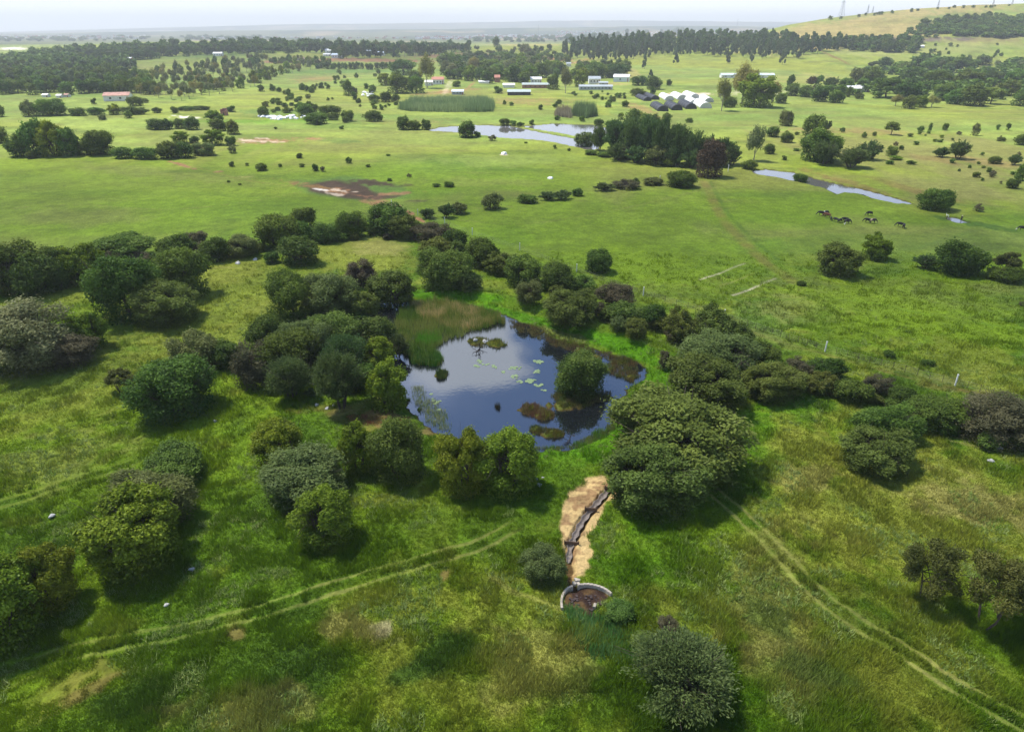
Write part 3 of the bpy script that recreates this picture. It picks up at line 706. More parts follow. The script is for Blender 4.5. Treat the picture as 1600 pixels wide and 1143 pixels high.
# every crown is made in unit space: half width 1, height 0..2 (ground at 0)
def crown_arrays(style, n, leaf, seed):
    R = np.random.RandomState(seed)
    if style in ('feather', 'willow'):
        ns = max(30, n // 55)
        cd = rdir(R, 22); cr = R.uniform(.72, 1.08, 22); kk = R.randint(0, 22, ns)
        ends = unit(cd[kk] + R.normal(size=(ns, 3)) * .2); ends[:, 2] = np.abs(ends[:, 2]) * 1.15 - .25
        ends = unit(ends) * (cr[kk] * R.uniform(.8, 1.04, ns))[:, None]; ends[:, 2] = np.clip(ends[:, 2], -.75, 1)
        base = R.normal(size=(ns, 3)) * .16; base[:, 2] = -1 + np.abs(base[:, 2])
        k = R.randint(0, ns, n); t = R.uniform(.1, 1, n) ** .7
        mid = (base + ends) / 2 + np.array([0, 0, .3 if style == 'feather' else .45])
        b = base[k]; e = ends[k]; m = mid[k]; tt = t[:, None]
        C = (1 - tt) ** 2 * b + 2 * tt * (1 - tt) * m + tt ** 2 * e
        D = unit(2 * (1 - tt) * (m - b) + 2 * tt * (e - m))
        C = C + R.normal(size=(n, 3)) * (.018 + .035 * tt)
        T = unit(D + R.normal(size=(n, 3)) * .35)
        N = unit(np.cross(T, R.normal(size=(n, 3))))
        v = np.clip(R.uniform(0, 1, ns)[k] * .6 + R.uniform(0, .4, n), 0, 1)
        V, Fq = leaf_quads(C, N, leaf * 1.15, leaf * .38, R, T)
    else:
        prm = {'round': (34, .26, .38, -.72, .95), 'bright': (38, .2, .3, -.6, .72), 'olive': (90, .15, .23, -.75, .95), 'grey': (44, .2, .32, -.8, 1.0),
               'brown': (30, .2, .34, -.7, .9), 'scrag': (30, .13, .26, -.6, .7), 'tree': (30, .26, .38, -.75, .9), 'gum': (18, .22, .36, -.35, 1.15),
               'pine': (26, .2, .32, -.45, .8), 'spread': (22, .28, .4, -.25, .6)}[style]
        nc, r0, r1, zmin, flat = prm
        if n < 2500: nc = max(7, nc // 3); r0 *= 1.25; r1 *= 1.2
        d = rdir(R, nc * 4); d = d[d[:, 2] > zmin][:nc]; nc = len(d)
        rad = R.uniform(r0, r1, nc)
        az_ = np.arctan2(d[:, 1], d[:, 0]); ph = R.uniform(0, 6.28, 3)
        lum = R.uniform(.74, 1.1, nc) * (1 + .13 * np.sin(2 * az_ + ph[0]) + .08 * np.sin(3 * az_ + ph[1]))
        if style == 'pine':
            zc = R.uniform(-.6, .85, nc); w = np.clip(1.0 - .6 * (zc + .6) / 1.45, .25, 1)
            ang = R.uniform(0, 6.28, nc); rr2 = w * R.uniform(.3, 1, nc) * .72
            ctr = np.stack([np.cos(ang) * rr2, np.sin(ang) * rr2, zc], 1)
        elif style in ('scrag', 'tree', 'gum'):
            ctr = d * ((1 - rad) * lum * R.uniform(.55, 1, nc))[:, None]; ctr[:, 2] = ctr[:, 2] * .85 + (.12 if style != 'tree' else .06)
        else:
            ctr = d * ((1 - rad) * lum)[:, None]
            ctr[:, 2] = np.where(ctr[:, 2] < -.45, -.45 + (ctr[:, 2] + .45) * .6, ctr[:, 2])
        vol = rad ** 2; k = R.choice(nc, n, p=vol / vol.sum())
        dd = rdir(R, n); shell = R.uniform(0, 1, n) < .74
        ru = np.where(shell, R.uniform(.72, 1.08, n), R.uniform(0, 1, n) ** .5)
        # lumpy clump surface so that its outline breaks up
        lump = 1 + .22 * np.sin(dd[:, 0] * 7 + k) * np.sin(dd[:, 1] * 6 + 2 * k) + .12 * np.sin(dd[:, 2] * 11 + k * 1.7)
        off = dd * (rad[k] * ru * lump)[:, None]; off[:, 2] *= flat
        C = ctr[k] + off
        wisp = R.uniform(0, 1, n) < .05; C[wisp] *= R.uniform(1.03, 1.2, wisp.sum())[:, None]
        N = unit(dd * .7 + np.array([0, 0, .35]) + R.normal(size=(n, 3)) * .55)
        v = np.clip(R.uniform(-.1, 1, nc)[k] * .6 + R.uniform(-.05, .5, n), 0, 1)
        asp = {'bright': .62, 'olive': .5, 'grey': .42, 'brown': .35, 'scrag': .5, 'gum': .35}.get(style, .55)
        V, Fq = leaf_quads(C, N, leaf * R.uniform(.75, 1.2, n), leaf * asp, R)
        if style in ('round', 'bright', 'olive', 'grey', 'brown', 'tree'):      # skirt of low shoots down to the grass
            ns = n // 12; a = R.uniform(0, 6.283, ns); q = R.uniform(.35, .86, ns)
            C2 = np.stack([np.cos(a) * q, np.sin(a) * q, R.uniform(-1, -.45, ns)], 1)
            V2, F2 = leaf_quads(C2, unit(rdir(R, ns) + np.array([0, 0, .3])), leaf, leaf * asp, R)
            Fq = np.vstack([Fq, F2 + len(V)]); V = np.vstack([V, V2]); v = np.concatenate([v, R.uniform(0, .6, ns)])
    V = V.copy(); V[:, 2] = np.maximum(V[:, 2], -1.0) + 1
    return V, Fq, np.repeat(v, 4)
def tube_arrays(paths, sides=5):
    VV = []; FF = []; o = 0
    for pts, rad in paths:
        pts = np.array(pts, float); m = len(pts)
        for i in range(m):
            t = pts[min(i + 1, m - 1)] - pts[max(i - 1, 0)]; t /= np.linalg.norm(t) + 1e-9
            a = np.cross(t, [0, 0, 1.0] if abs(t[2]) < .9 else [1.0, 0, 0]); a /= np.linalg.norm(a); b = np.cross(t, a)
            for s in range(sides):
                th = 2 * math.pi * s / sides
                VV.append(pts[i] + (a * math.cos(th) + b * math.sin(th)) * rad[i])
        for i in range(m - 1):
            for s in range(sides):
                s2 = (s + 1) % sides
                FF.append([o + i * sides + s, o + i * sides + s2, o + (i + 1) * sides + s2, o + (i + 1) * sides + s])
        o += m * sides
    return np.array(VV), np.array(FF)
def trunk_arrays(style, seed, simple_=False):
    R = np.random.RandomState(seed + 900); paths = []
    tall = style in ('tree', 'gum', 'pine', 'scrag', 'spread')
    r0 = (.03 if style == 'scrag' else .05) if tall else .04
    if style == 'pine':
        paths.append(([(0, 0, -.05), (.02, 0, .8), (0, .02, 1.85)], [.05, .035, .008]))
    else:
        stems = 1 if style in ('tree', 'gum', 'spread') else (2 if style == 'scrag' else 5)
        for k in range(stems):
            a = R.uniform(0, 6.28); sp = .03 if stems == 1 else .12
            p = np.array([math.cos(a) * sp, math.sin(a) * sp, -.05]); h = R.uniform(.55, .8)
            q = p + np.array([math.cos(a) * (.06 if stems == 1 else .22), math.sin(a) * (.06 if stems == 1 else .22), h])
            paths.append(([p, (p + q) / 2 + R.normal(size=3) * .03, q], [r0 * (1.3 if stems == 1 else .8), r0 * .9, r0 * .55]))
            for j in range(2 if simple_ else (6 if stems == 1 else 4)):
                e = rdir(R, 1)[0]; e[2] = abs(e[2]) * .6; e = e * R.uniform(.55, .85) + np.array([0, 0, 1.15])
                s = q if j % 2 else (p + q * 2) / 3
                mm = (s + e) / 2 + R.normal(size=3) * .08
                paths.append(([s, mm, e], [r0 * .5, r0 * .3, r0 * .12]))
                if not simple_:
                    for i in range(3):
                        e2 = e + R.normal(size=3) * .22; paths.append(([mm, (mm + e2) / 2 + R.normal(size=3) * .04, e2], [r0 * .24, r0 * .15, r0 * .07]))
    return tube_arrays(paths, 4 if simple_ else 5)
LM = {
 'round': leaf_mat('dark_green_leaves', (.05, .095, .016), (.16, .24, .035)),
 'bright': leaf_mat('yellow_green_leaves', (.09, .15, .012), (.27, .35, .028), .12),
 'olive': leaf_mat('olive_leaves', (.08, .11, .018), (.21, .26, .05), .12),
 'grey': leaf_mat('grey_green_leaves', (.085, .115, .03), (.22, .26, .075), .12),
 'brown': leaf_mat('purple_brown_leaves', (.09, .088, .042), (.19, .17, .085), .15),
 'scrag': leaf_mat('dull_olive_leaves', (.075, .09, .02), (.17, .18, .04), .1),
 'feather': leaf_mat('blue_green_leaves', (.055, .1, .028), (.16, .23, .065), .15),
 'green': leaf_mat('mid_green_leaves', (.06, .115, .018), (.18, .26, .045)),
 'gum': leaf_mat('gum_leaves', (.11, .14, .05), (.24, .26, .1)),
 'gold': leaf_mat('golden_green_leaves', (.2, .2, .045), (.34, .32, .08), .1),
 'pine': leaf_mat('pine_needles', (.06, .1, .04), (.14, .19, .075)),
 'rust': leaf_mat('rusty_leaves', (.085, .068, .035), (.15, .11, .06), .1),
 'flower': leaf_mat('cream_tipped_leaves', (.08, .115, .03), (.4, .43, .2), .08),
}
STYLE = {'green': 'round', 'gold': 'gum', 'rust': 'tree', 'flower': 'grey', 'darktree': 'tree', 'greentree': 'tree', 'spread': 'spread', 'farround': 'round', 'willow': 'willow'}
MATK = {'darktree': 'round', 'greentree': 'green', 'spread': 'green', 'willow': 'feather', 'farround': 'round'}
PROTO = {}
def proto(kind, lod, var):
    key = (kind, lod, var)
    if key in PROTO: return PROTO[key]
    style = STYLE.get(kind, kind); m = LM[MATK.get(kind, kind)]
    seed = (sum(ord(ch) for ch in kind) * 13 + lod * 7 + var * 101) % 9999
    n, leaf = {0: (34000, .036), 1: (13000, .055), 2: (4200, .085), 3: (1500, .13), 4: (480, .19)}[lod]
    if style in ('feather', 'willow'): n = int(n * 1.3)
    if style in ('scrag', 'gum'): n = int(n * .7)
    if style == 'scrag' and lod == 0: n = 15000; leaf = .03
    if style == 'brown': n = int(n * .8)
    V, Fq, v = crown_arrays(style, n, leaf, seed)
    bark = M_PALEBARK if kind in ('gum', 'gold') else M_BARK
    if lod <= 2:
        tv, tf = trunk_arrays(style, seed)
        res = (new_mesh('crown', V, Fq, [m], {'v': v}), new_mesh('trunk', tv, tf, [bark], smooth=True))
    else:
        tv, tf = trunk_arrays(style, seed, True)
        VV = np.vstack([V, tv]); FF = np.vstack([Fq, tf + len(V)])
        res = (new_mesh('far_crown', VV, FF, [m, bark], {'v': np.concatenate([v, np.zeros(len(tv))])}, mi=np.concatenate([np.zeros(len(Fq)), np.ones(len(tf))])),)
    PROTO[key] = res
    return res
NAMES = {'round': 'thorn_bush', 'green': 'leafy_bush', 'bright': 'leafy_tree', 'olive': 'dense_bush', 'grey': 'grey_bush', 'brown': 'twiggy_bush', 'scrag': 'thorn_tree',
         'feather': 'willow_bush', 'willow': 'willow_bush', 'gum': 'gum_tree', 'gold': 'gum_tree', 'pine': 'pine_tree', 'rust': 'rusty_tree', 'flower': 'flowering_bush',
         'darktree': 'broadleaf_tree', 'greentree': 'broadleaf_tree', 'spread': 'spreading_tree', 'farround': 'thorn_bush'}
LOOK = {'round': 'dark green rounded bush', 'green': 'mid green leafy bush', 'bright': 'bright yellow-green tree', 'olive': 'olive dome-shaped bush', 'grey': 'grey-green fluffy bush',
        'brown': 'purple-brown twiggy bush', 'scrag': 'sparse open-crowned thorn tree', 'feather': 'dark feathery willow bush', 'willow': 'arching willow bush', 'gum': 'tall pale gum tree',
        'gold': 'tall golden gum tree', 'pine': 'dark pine tree', 'rust': 'rusty brown tree', 'flower': 'bush tipped with cream blossom', 'darktree': 'dark green broadleaf tree',
        'greentree': 'mid green broadleaf tree', 'spread': 'wide spreading green tree', 'farround': 'dark green bush'}
CATS = {k: ('tree' if 'tree' in NAMES[k] else 'bush') for k in NAMES}
ONES = 'first second third fourth fifth sixth seventh eighth ninth tenth eleventh twelfth thirteenth fourteenth fifteenth sixteenth seventeenth eighteenth nineteenth'.split()
TENS = ['', '', 'twenty', 'thirty', 'forty', 'fifty', 'sixty', 'seventy', 'eighty', 'ninety']
def ordw(i):
    if i < 20: return ONES[i - 1]
    if i >= 100: return 'hundred-and-' + ordw(i - 100) if i > 100 else 'hundredth'
    t, o = divmod(i, 10)
    return (TENS[t][:-1] + 'ieth') if o == 0 else TENS[t] + '-' + ONES[o - 1]
def plant(kind, pos, a, b, c, label, group, rot=None):
    r = math.hypot(pos[0], pos[1]); R = rnd
    sz = a * 1069 / r             # half width in photo px
    lod = 0 if sz > 42 else 1 if sz > 20 else 2 if sz > 8 else 3 if sz > 3.6 else 4
    var = R.randrange(4) if lod > 0 else R.randrange(3)
    pr = proto(kind, lod, var)
    nm = NAMES[kind]
    if rot is None:
        rot = R.uniform(0, 6.283) if abs(a - b) < .12 * a else R.choice([0, math.pi]) + R.uniform(-.2, .2)
    if len(pr) == 2:
        root = bpy.data.objects.new(nm, None); COL.objects.link(root)
        for me, pn in zip(pr, ('crown', 'trunk')):
            link(pn, me, root)
        root.empty_display_size = .3
    else:
        root = link(nm, pr[0])
    root.location = pos; root.scale = (a, b, c); root.rotation_euler = (0, 0, rot)
    tag(root, label, CATS[kind], group)
    return root
def fit(box):
    x0, y0, x1, y1 = box; cx = (x0 + x1) / 2; cyp = (y0 + y1) / 2
    g = P(cx, y1)
    d = ray(cx, cyp)
    th = math.atan2(-d[2], math.hypot(d[0], d[1]))
    th = max(th, .01)
    a = b = c = 1.0
    for _ in range(5):
        dep = g[1] * cP - (g[2] - CH) * sP
        sc_ = dep / F
        a = (x1 - x0) / 2 * sc_; s = (y1 - y0) / 2 * sc_
        if th < math.radians(8):
            c = s / math.cos(th); b = min(a, c * 1.3)
            if b < .5 * a and a > 4: b = a * .5
            base = P(cx, min(y1, 2000)); g = Vector((base[0], base[1] + b * .3, base[2])); g[0] = base[0] * g[1] / base[1]; g[2] = gz(g[0], g[1])
            return g, a, b, c
        q = s * s - (a * math.sin(th)) ** 2
        c = math.sqrt(max(q, 0)) / math.cos(th); b = a
        if c < .5 * a:
            c = min(.5 * a, .85 * s / math.cos(th))
            b = math.sqrt(max(s * s - (c * math.cos(th)) ** 2, (.25 * a) ** 2)) / math.sin(th); b = min(b, a)
        t = (CH - (g[2] + c)) / -d[2]
        X, Y = d[0] * t, d[1] * t
        g = Vector((X, Y, max(gz(X, Y), -.05)))
    return g, a, b, c
def group_of(place, group, rows):
    """rows: (kind, x0, y0, x1, y1[, own label]); repeats of one look are told apart by their order from the left"""
    rows = sorted(rows, key=lambda r: r[1] + r[3])
    cnt = {}; tot = {}
    for r in rows: tot[LOOK[r[0]]] = tot.get(LOOK[r[0]], 0) + (len(r) < 6)
    for r in rows:
        g, a, b, c = fit(r[1:5])
        lk = LOOK[r[0]]
        if len(r) > 5: lab = r[5]
        elif tot[lk] == 1: lab = 'only %s %s' % (lk, place)
        else:
            cnt[lk] = cnt.get(lk, 0) + 1
            lab = '%s, %s from left %s' % (lk, ordw(cnt[lk]), place)
        plant(r[0], g, a, b, c, lab, group)

group_of('on the lower meadow', 'trees on the lower meadow', [
 ('bright', -95, 852, 52, 1008, 'large yellow-green tree cut by the picture edge'), ('bright', 18, 842, 112, 952, 'dense yellow-green tree beside the one at the picture edge'),
 ('bright', 130, 754, 276, 890, 'bright tree with tiered boughs in front of a grey dome bush'), ('grey', 148, 732, 308, 818, 'broad grey dome bush behind the tiered bright tree'),
 ('round', 213, 694, 322, 764, 'low dark bush above the broad grey dome bush'),
 ('grey', 403, 696, 552, 790, 'wide grey-green bush behind the lime green bush'), ('bright', 455, 755, 554, 852, 'compact lime green bush alone on the slope'),
 ('bright', 392, 650, 478, 735, 'bright tree rising behind the wide grey-green bush'), ('bright', 528, 655, 586, 738, 'slim bright tree standing below the pond corner'),
 ('green', 576, 648, 668, 750, 'round green tree beside the slim bright tree'), ('bright', 680, 664, 762, 770, 'bright tree on the near pond shore, pond side of the slope'),
 ('bright', 742, 665, 846, 768, 'widest bright tree on the near pond shore'),
 ('grey', 814, 849, 886, 910, 'small grey-green thorn bush beside the straw channel'),
 ('olive', 945, 604, 1163, 748, 'huge olive dome bush at the pond corner'), ('olive', 948, 684, 1098, 797, 'olive dome bush in front of the huge olive dome'),
 ('feather', 972, 984, 1158, 1126, 'large dark thorn bush with drooping twigs below the round silt basin'),
 ('scrag', 1408, 832, 1510, 952, 'sparse thorn tree with a leaning crown on the dry meadow'), ('scrag', 1492, 845, 1625, 992, 'taller sparse thorn tree on the dry meadow edge'),
 ('green', 940, 935, 995, 975, 'low green shrub at the rim of the silt basin'), ('brown', 1028, 960, 1062, 990, 'small dull shrub above the large dark thorn bush'),
 ('green', 985, 985, 1030, 1020, 'low green shrub at the top of the large dark thorn bush')])
group_of('in the thicket left of the pond', 'thicket beside the pond', [
 ('darktree', 408, 413, 492, 500, 'tall dark tree at the upper corner of the pond thicket'), ('grey', 466, 424, 562, 494), ('brown', 534, 404, 592, 446), ('olive', 574, 422, 646, 478, 'olive bush overhanging the dark pond inlet'),
 ('olive', 544, 454, 592, 498), ('green', 384, 492, 442, 548), ('grey', 440, 494, 522, 562), ('green', 478, 484, 572, 552), ('green', 552, 490, 622, 545), ('brown', 356, 528, 432, 602),
 ('round', 400, 510, 500, 590), ('feather', 412, 552, 492, 624), ('willow', 486, 542, 570, 640, 'fan-shaped feathery bush at the lower end of the pond thicket'), ('feather', 500, 520, 580, 590),
 ('bright', 566, 522, 618, 580), ('bright', 570, 558, 638, 638, 'vivid yellow-green tree leaning over the pond edge'), ('feather', 600, 520, 640, 560), ('round', 525, 560, 590, 610)])
group_of('on the left meadow', 'bushes on the left meadow', [
 ('flower', -35, 470, 112, 574, 'big bush tipped with cream blossom on the meadow'), ('bright', 100, 484, 163, 545, 'small bright bush attached to the cream-blossomed bush'), ('green', -25, 528, 42, 580, 'small green bush below the cream-blossomed bush'),
 ('brown', 40, 520, 150, 572, 'dull low growth at the foot of the cream-blossomed bush'),
 ('grey', 263, 513, 342, 575, 'grey-green bush behind the big dark dome bush'), ('round', 325, 530, 378, 574, 'dark bush joined to the grey-green bush'),
 ('round', 205, 552, 332, 650, 'big dark dome bush alone on the left meadow'), ('scrag', 158, 568, 212, 616, 'bare scrubby shrub beside the big dark dome bush'),
 ('darktree', 136, 385, 244, 496, 'big dark tree at the front of the meadow clump'), ('darktree', 228, 380, 324, 464, 'dark tree behind in the meadow clump'), ('olive', 200, 436, 310, 504, 'low olive bush at the foot of the meadow clump'),
 ('green', 434, 367, 500, 412, 'rounded green bush alone in the small paddock'), ('round', 411, 391, 437, 411, 'little dark bush beside the rounded green paddock bush')])
group_of('in the tree belt across the left meadow', 'tree belt across the left meadow', [
 ('round', -30, 370, 60, 455), ('green', 10, 388, 90, 457), ('round', 40, 380, 110, 445), ('bright', 92, 378, 158, 442), ('spread', 135, 358, 244, 408, 'flat-topped dark tree standing tallest in the belt'), ('round', 243, 364, 303, 402),
 ('brown', 290, 356, 322, 384), ('round', 308, 368, 360, 406), ('grey', 350, 366, 404, 400), ('round', 396, 328, 468, 386), ('darktree', 448, 321, 498, 360), ('round', 445, 345, 492, 378), ('green', 488, 344, 532, 378), ('round', 526, 327, 572, 370),
 ('round', 566, 315, 642, 364, 'dark double-topped tree where the two belts meet'), ('round', 60, 400, 110, 450)])
group_of('in the hedgerow behind the pond', 'hedgerow behind the pond', [
 ('olive', 608, 335, 657, 372), ('brown', 641, 344, 706, 378), ('olive', 655, 370, 708, 402), ('round', 692, 354, 730, 390), ('green', 652, 386, 740, 455, 'large leafy tree standing in front of the hedgerow'), ('feather', 698, 422, 759, 464, 'dark fine-leaved bush at the foot of the large leafy tree'),
 ('round', 725, 370, 782, 417), ('olive', 758, 394, 808, 428), ('round', 785, 396, 850, 446), ('round', 838, 408, 898, 452), ('green', 893, 428, 930, 452), ('grey', 802, 441, 852, 479), ('olive', 846, 442, 938, 500, 'wide yellowish olive bush on the dam bank'),
 ('brown', 934, 438, 995, 485, 'purple-brown leafless bush in the hedgerow'), ('green', 950, 468, 1006, 508), ('round', 996, 472, 1044, 512), ('grey', 950, 500, 982, 524), ('olive', 975, 494, 1014, 528), ('olive', 1038, 482, 1090, 535), ('olive', 1082, 478, 1152, 532),
 ('grey', 1068, 512, 1195, 590), ('olive', 1038, 550, 1168, 636, 'big dark olive bush beside the dam end'), ('round', 1168, 530, 1220, 568), ('brown', 1026, 545, 1050, 576), ('round', 1140, 505, 1180, 545),
 ('olive', 1162, 562, 1254, 624), ('brown', 1228, 556, 1275, 588), ('round', 1258, 556, 1325, 592), ('olive', 1253, 580, 1316, 614), ('round', 1305, 590, 1362, 630), ('brown', 1345, 583, 1404, 614), ('round', 1384, 603, 1438, 632),
 ('olive', 1313, 662, 1428, 738, 'pale olive bush in front of the hedgerow end'), ('round', 1332, 630, 1444, 690), ('round', 1415, 612, 1512, 672), ('brown', 1500, 606, 1628, 694), ('green', 1453, 648, 1502, 678), ('green', 1528, 672, 1568, 702), ('round', 1560, 650, 1640, 700)])
plant('green', *(lambda q: q)(fit((861, 545, 951, 616))), 'rounded green bush growing on an islet in the pond', None)
group_of('on the grazing field', 'bushes on the grazing field', [
 ('round', 911, 384, 958, 424, 'lone dark bush on the field edge behind the hedgerow'), ('olive', 1277, 380, 1347, 429, 'two-topped olive bush near the cattle'), ('bright', 1347, 363, 1393, 404, 'pale green airy tree near the cattle'),
 ('round', 1462, 373, 1538, 427, 'black-green rounded tree on the grazing field'), ('feather', 1428, 396, 1468, 420), ('scrag', 1548, 391, 1600, 432, 'open dark tree at the picture edge of the grazing field'), ('round', 1548, 415, 1602, 440),
 ('round', 1436, 292, 1489, 327, 'round dark tree beside the stream'), ('brown', 1520, 318, 1537, 330), ('round', 1240, 270, 1262, 284, 'small shrub standing in the stream'), ('round', 1574, 278, 1594, 294), ('round', 1360, 394, 1378, 408), ('round', 1244, 438, 1262, 446),
 ('round', 1380, 546, 1400, 558), ('round', 1438, 560, 1462, 571), ('brown', 1592, 470, 1602, 478)])
group_of('along the fence line in mid field', 'shrubs along the mid field fence', [
 ('grey', 752, 301, 786, 326, 'silvery round bush alone in the mid field'), ('feather', 652, 324, 682, 341), ('feather', 683, 317, 712, 340), ('grey', 704, 315, 731, 334), ('round', 806, 303, 842, 317), ('feather', 840, 298, 872, 313), ('feather', 862, 296, 895, 312), ('round', 893, 294, 912, 306),
 ('feather', 926, 284, 962, 298), ('brown', 958, 279, 1000, 295), ('round', 985, 277, 1000, 291), ('grey', 1003, 276, 1037, 289), ('round', 1038, 264, 1089, 291, 'broad dark bush at the end of the mid field fence'), ('round', 1033, 247, 1055, 260), ('grey', 1060, 252, 1080, 262), ('round', 964, 240, 988, 249), ('round', 912, 233, 934, 242), ('round', 932, 236, 956, 245), ('round', 1016, 243, 1030, 252)])
group_of('in the willow clump below the lake', 'willow clump below the lake', [
 ('feather', 920, 196, 950, 236), ('willow', 940, 190, 985, 245), ('feather', 965, 186, 1010, 250), ('willow', 985, 188, 1035, 252), ('feather', 1010, 186, 1062, 256), ('willow', 1040, 196, 1085, 256), ('feather', 1060, 204, 1105, 258), ('feather', 1085, 210, 1125, 258), ('willow', 1110, 216, 1156, 256),
 ('feather', 945, 222, 985, 250), ('feather', 975, 226, 1015, 254), ('grey', 1005, 228, 1045, 257), ('feather', 1035, 230, 1075, 259), ('feather', 1062, 232, 1100, 262), ('grey', 1110, 232, 1140, 260), ('feather', 1130, 228, 1160, 258), ('grey', 955, 200, 990, 235), ('grey', 1020, 200, 1060, 238), ('green', 974, 171, 1006, 205), ('round', 998, 176, 1032, 202), ('rust', 1086, 213, 1136, 275, 'rusty brown tree beside the willow clump'), ('gum', 1159, 197, 1194, 252, 'airy pale gum tree standing apart beside the willow clump'), ('green', 1158, 249, 1184, 264),
 ('grey', 895, 206, 930, 232, 'grey willow at the lake tip')])
group_of('on the upper left meadow', 'trees on the upper left meadow', [
 ('green', 15, 209, 52, 245), ('green', 38, 188, 82, 244), ('bright', 60, 190, 110, 244), ('green', 92, 200, 130, 244), ('round', -25, 197, 16, 224), ('round', 133, 204, 185, 242, 'dark globe-shaped tree beside the big clump'), ('round', 118, 221, 144, 242), ('round', 42, 235, 59, 248), ('flower', 107, 226, 127, 242),
 ('round', 176, 230, 212, 248), ('round', 205, 229, 253, 249), ('green', 246, 221, 282, 248), ('round', 270, 222, 304, 247), ('grey', 296, 223, 342, 243), ('bright', 270, 206, 296, 224), ('green', 296, 212, 312, 224), ('bright', 317, 204, 352, 227), ('round', 352, 212, 370, 228), ('grey', 355, 227, 370, 239),
 ('green', 226, 185, 264, 203), ('green', 256, 186, 272, 202), ('green', 271, 186, 292, 201), ('round', 288, 184, 314, 203), ('bright', 322, 174, 352, 193), ('green', 330, 186, 356, 205), ('olive', 353, 189, 376, 210), ('grey', 153, 179, 168, 188), ('round', 194, 173, 208, 185), ('round', 398, 254, 418, 266), ('round', 434, 255, 441, 261), ('round', 466, 255, 476, 261), ('round', 486, 256, 498, 267), ('brown', 500, 259, 509, 268),
 ('round', 462, 239, 474, 247), ('round', 539, 245, 550, 255), ('round', 571, 256, 580, 261), ('round', 602, 240, 610, 244), ('round', 692, 283, 711, 292), ('round', 674, 286, 688, 292), ('brown', 635, 271, 644, 277), ('round', 604, 278, 613, 283), ('round', 357, 251, 367, 260), ('round', 382, 254, 389, 259), ('round', 428, 198, 434, 202), ('round', 530, 196, 538, 202), ('round', 354, 281, 360, 285), ('round', 371, 286, 378, 289)])
group_of('in the low hedge beyond the left meadow', 'low hedge beyond the left meadow', [
 ('round', -10, 161, 9, 183), ('grey', 34, 158, 60, 182), ('round', 52, 154, 107, 181), ('green', 106, 168, 140, 181), ('green', 134, 168, 168, 180), ('bright', 168, 164, 190, 179), ('green', 186, 167, 232, 179), ('round', 237, 168, 255, 177), ('round', 266, 167, 280, 177), ('round', 276, 166, 306, 173), ('round', 300, 165, 330, 172), ('round', 354, 165, 370, 175), ('round', 199, 150, 226, 166), ('round', 143, 153, 152, 163), ('grey', 222, 154, 234, 161),
 ('round', 402, 166, 422, 182), ('round', 464, 162, 492, 181), ('round', 480, 158, 497, 176), ('round', 498, 164, 534, 180), ('round', 474, 175, 516, 194), ('round', 488, 186, 504, 196), ('round', 533, 171, 554, 190), ('olive', 510, 176, 530, 188), ('round', 534, 181, 546, 192), ('round', 569, 173, 600, 190), ('round', 619, 183, 642, 203), ('round', 634, 187, 659, 203), ('round', 657, 188, 675, 203), ('round', 592, 163, 600, 172)])
group_of('around the lake', 'bushes around the lake', [
 ('round', 714, 191, 746, 215, 'dark round tree on the near lake shore'), ('round', 740, 206, 752, 214), ('brown', 762, 211, 776, 220), ('round', 780, 185, 797, 196), ('green', 795, 189, 808, 197), ('round', 806, 191, 820, 198), ('round', 826, 187, 836, 195), ('round', 864, 226, 871, 232), ('round', 886, 231, 892, 236), ('round', 818, 221, 825, 224),
 ('round', 926, 185, 944, 196), ('green', 944, 188, 974, 200), ('round', 866, 180, 876, 188), ('round', 905, 181, 915, 190), ('round', 944, 159, 956, 168), ('round', 970, 157, 984, 167), ('round', 1034, 176, 1048, 190, 'small round tree below the black tunnels'), ('bright', 964, 177, 976, 187), ('green', 1070, 184, 1084, 192)])
group_of('on the slope right of the stream', 'trees on the slope beyond the stream', [
 ('grey', 1216, 174, 1239, 197), ('darktree', 1249, 178, 1288, 213), ('feather', 1282, 188, 1299, 205), ('round', 1243, 203, 1312, 252), ('feather', 1268, 218, 1314, 256), ('feather', 1304, 230, 1360, 261), ('feather', 1335, 221, 1377, 250), ('spread', 1379, 191, 1404, 211, 'lone umbrella-shaped dark tree on the bright field'), ('round', 1382, 229, 1403, 244),
 ('feather', 1455, 230, 1484, 246), ('feather', 1478, 220, 1514, 249), ('round', 1584, 210, 1606, 227), ('round', 1196, 197, 1218, 214), ('round', 1217, 207, 1240, 223), ('round', 1194, 224, 1212, 240), ('round', 1313, 199, 1321, 207), ('round', 1238, 231, 1250, 236), ('round', 1384, 250, 1398, 257), ('round', 1542, 244, 1566, 256), ('feather', 1572, 242, 1596, 258), ('round', 1520, 268, 1534, 277), ('brown', 1546, 268, 1556, 277), ('round', 1416, 250, 1432, 257), ('round', 1484, 247, 1494, 255), ('round', 1588, 256, 1606, 282), ('green', 1433, 196, 1443, 206), ('green', 1449, 193, 1456, 205), ('green', 1471, 192, 1481, 204), ('grey', 1515, 193, 1530, 212), ('green', 1555, 194, 1562, 203), ('green', 1570, 192, 1578, 204), ('grey', 1555, 214, 1572, 221), ('round', 1362, 206, 1370, 213), ('round', 1345, 206, 1354, 215), ('bright', 1390, 243, 1410, 250)])
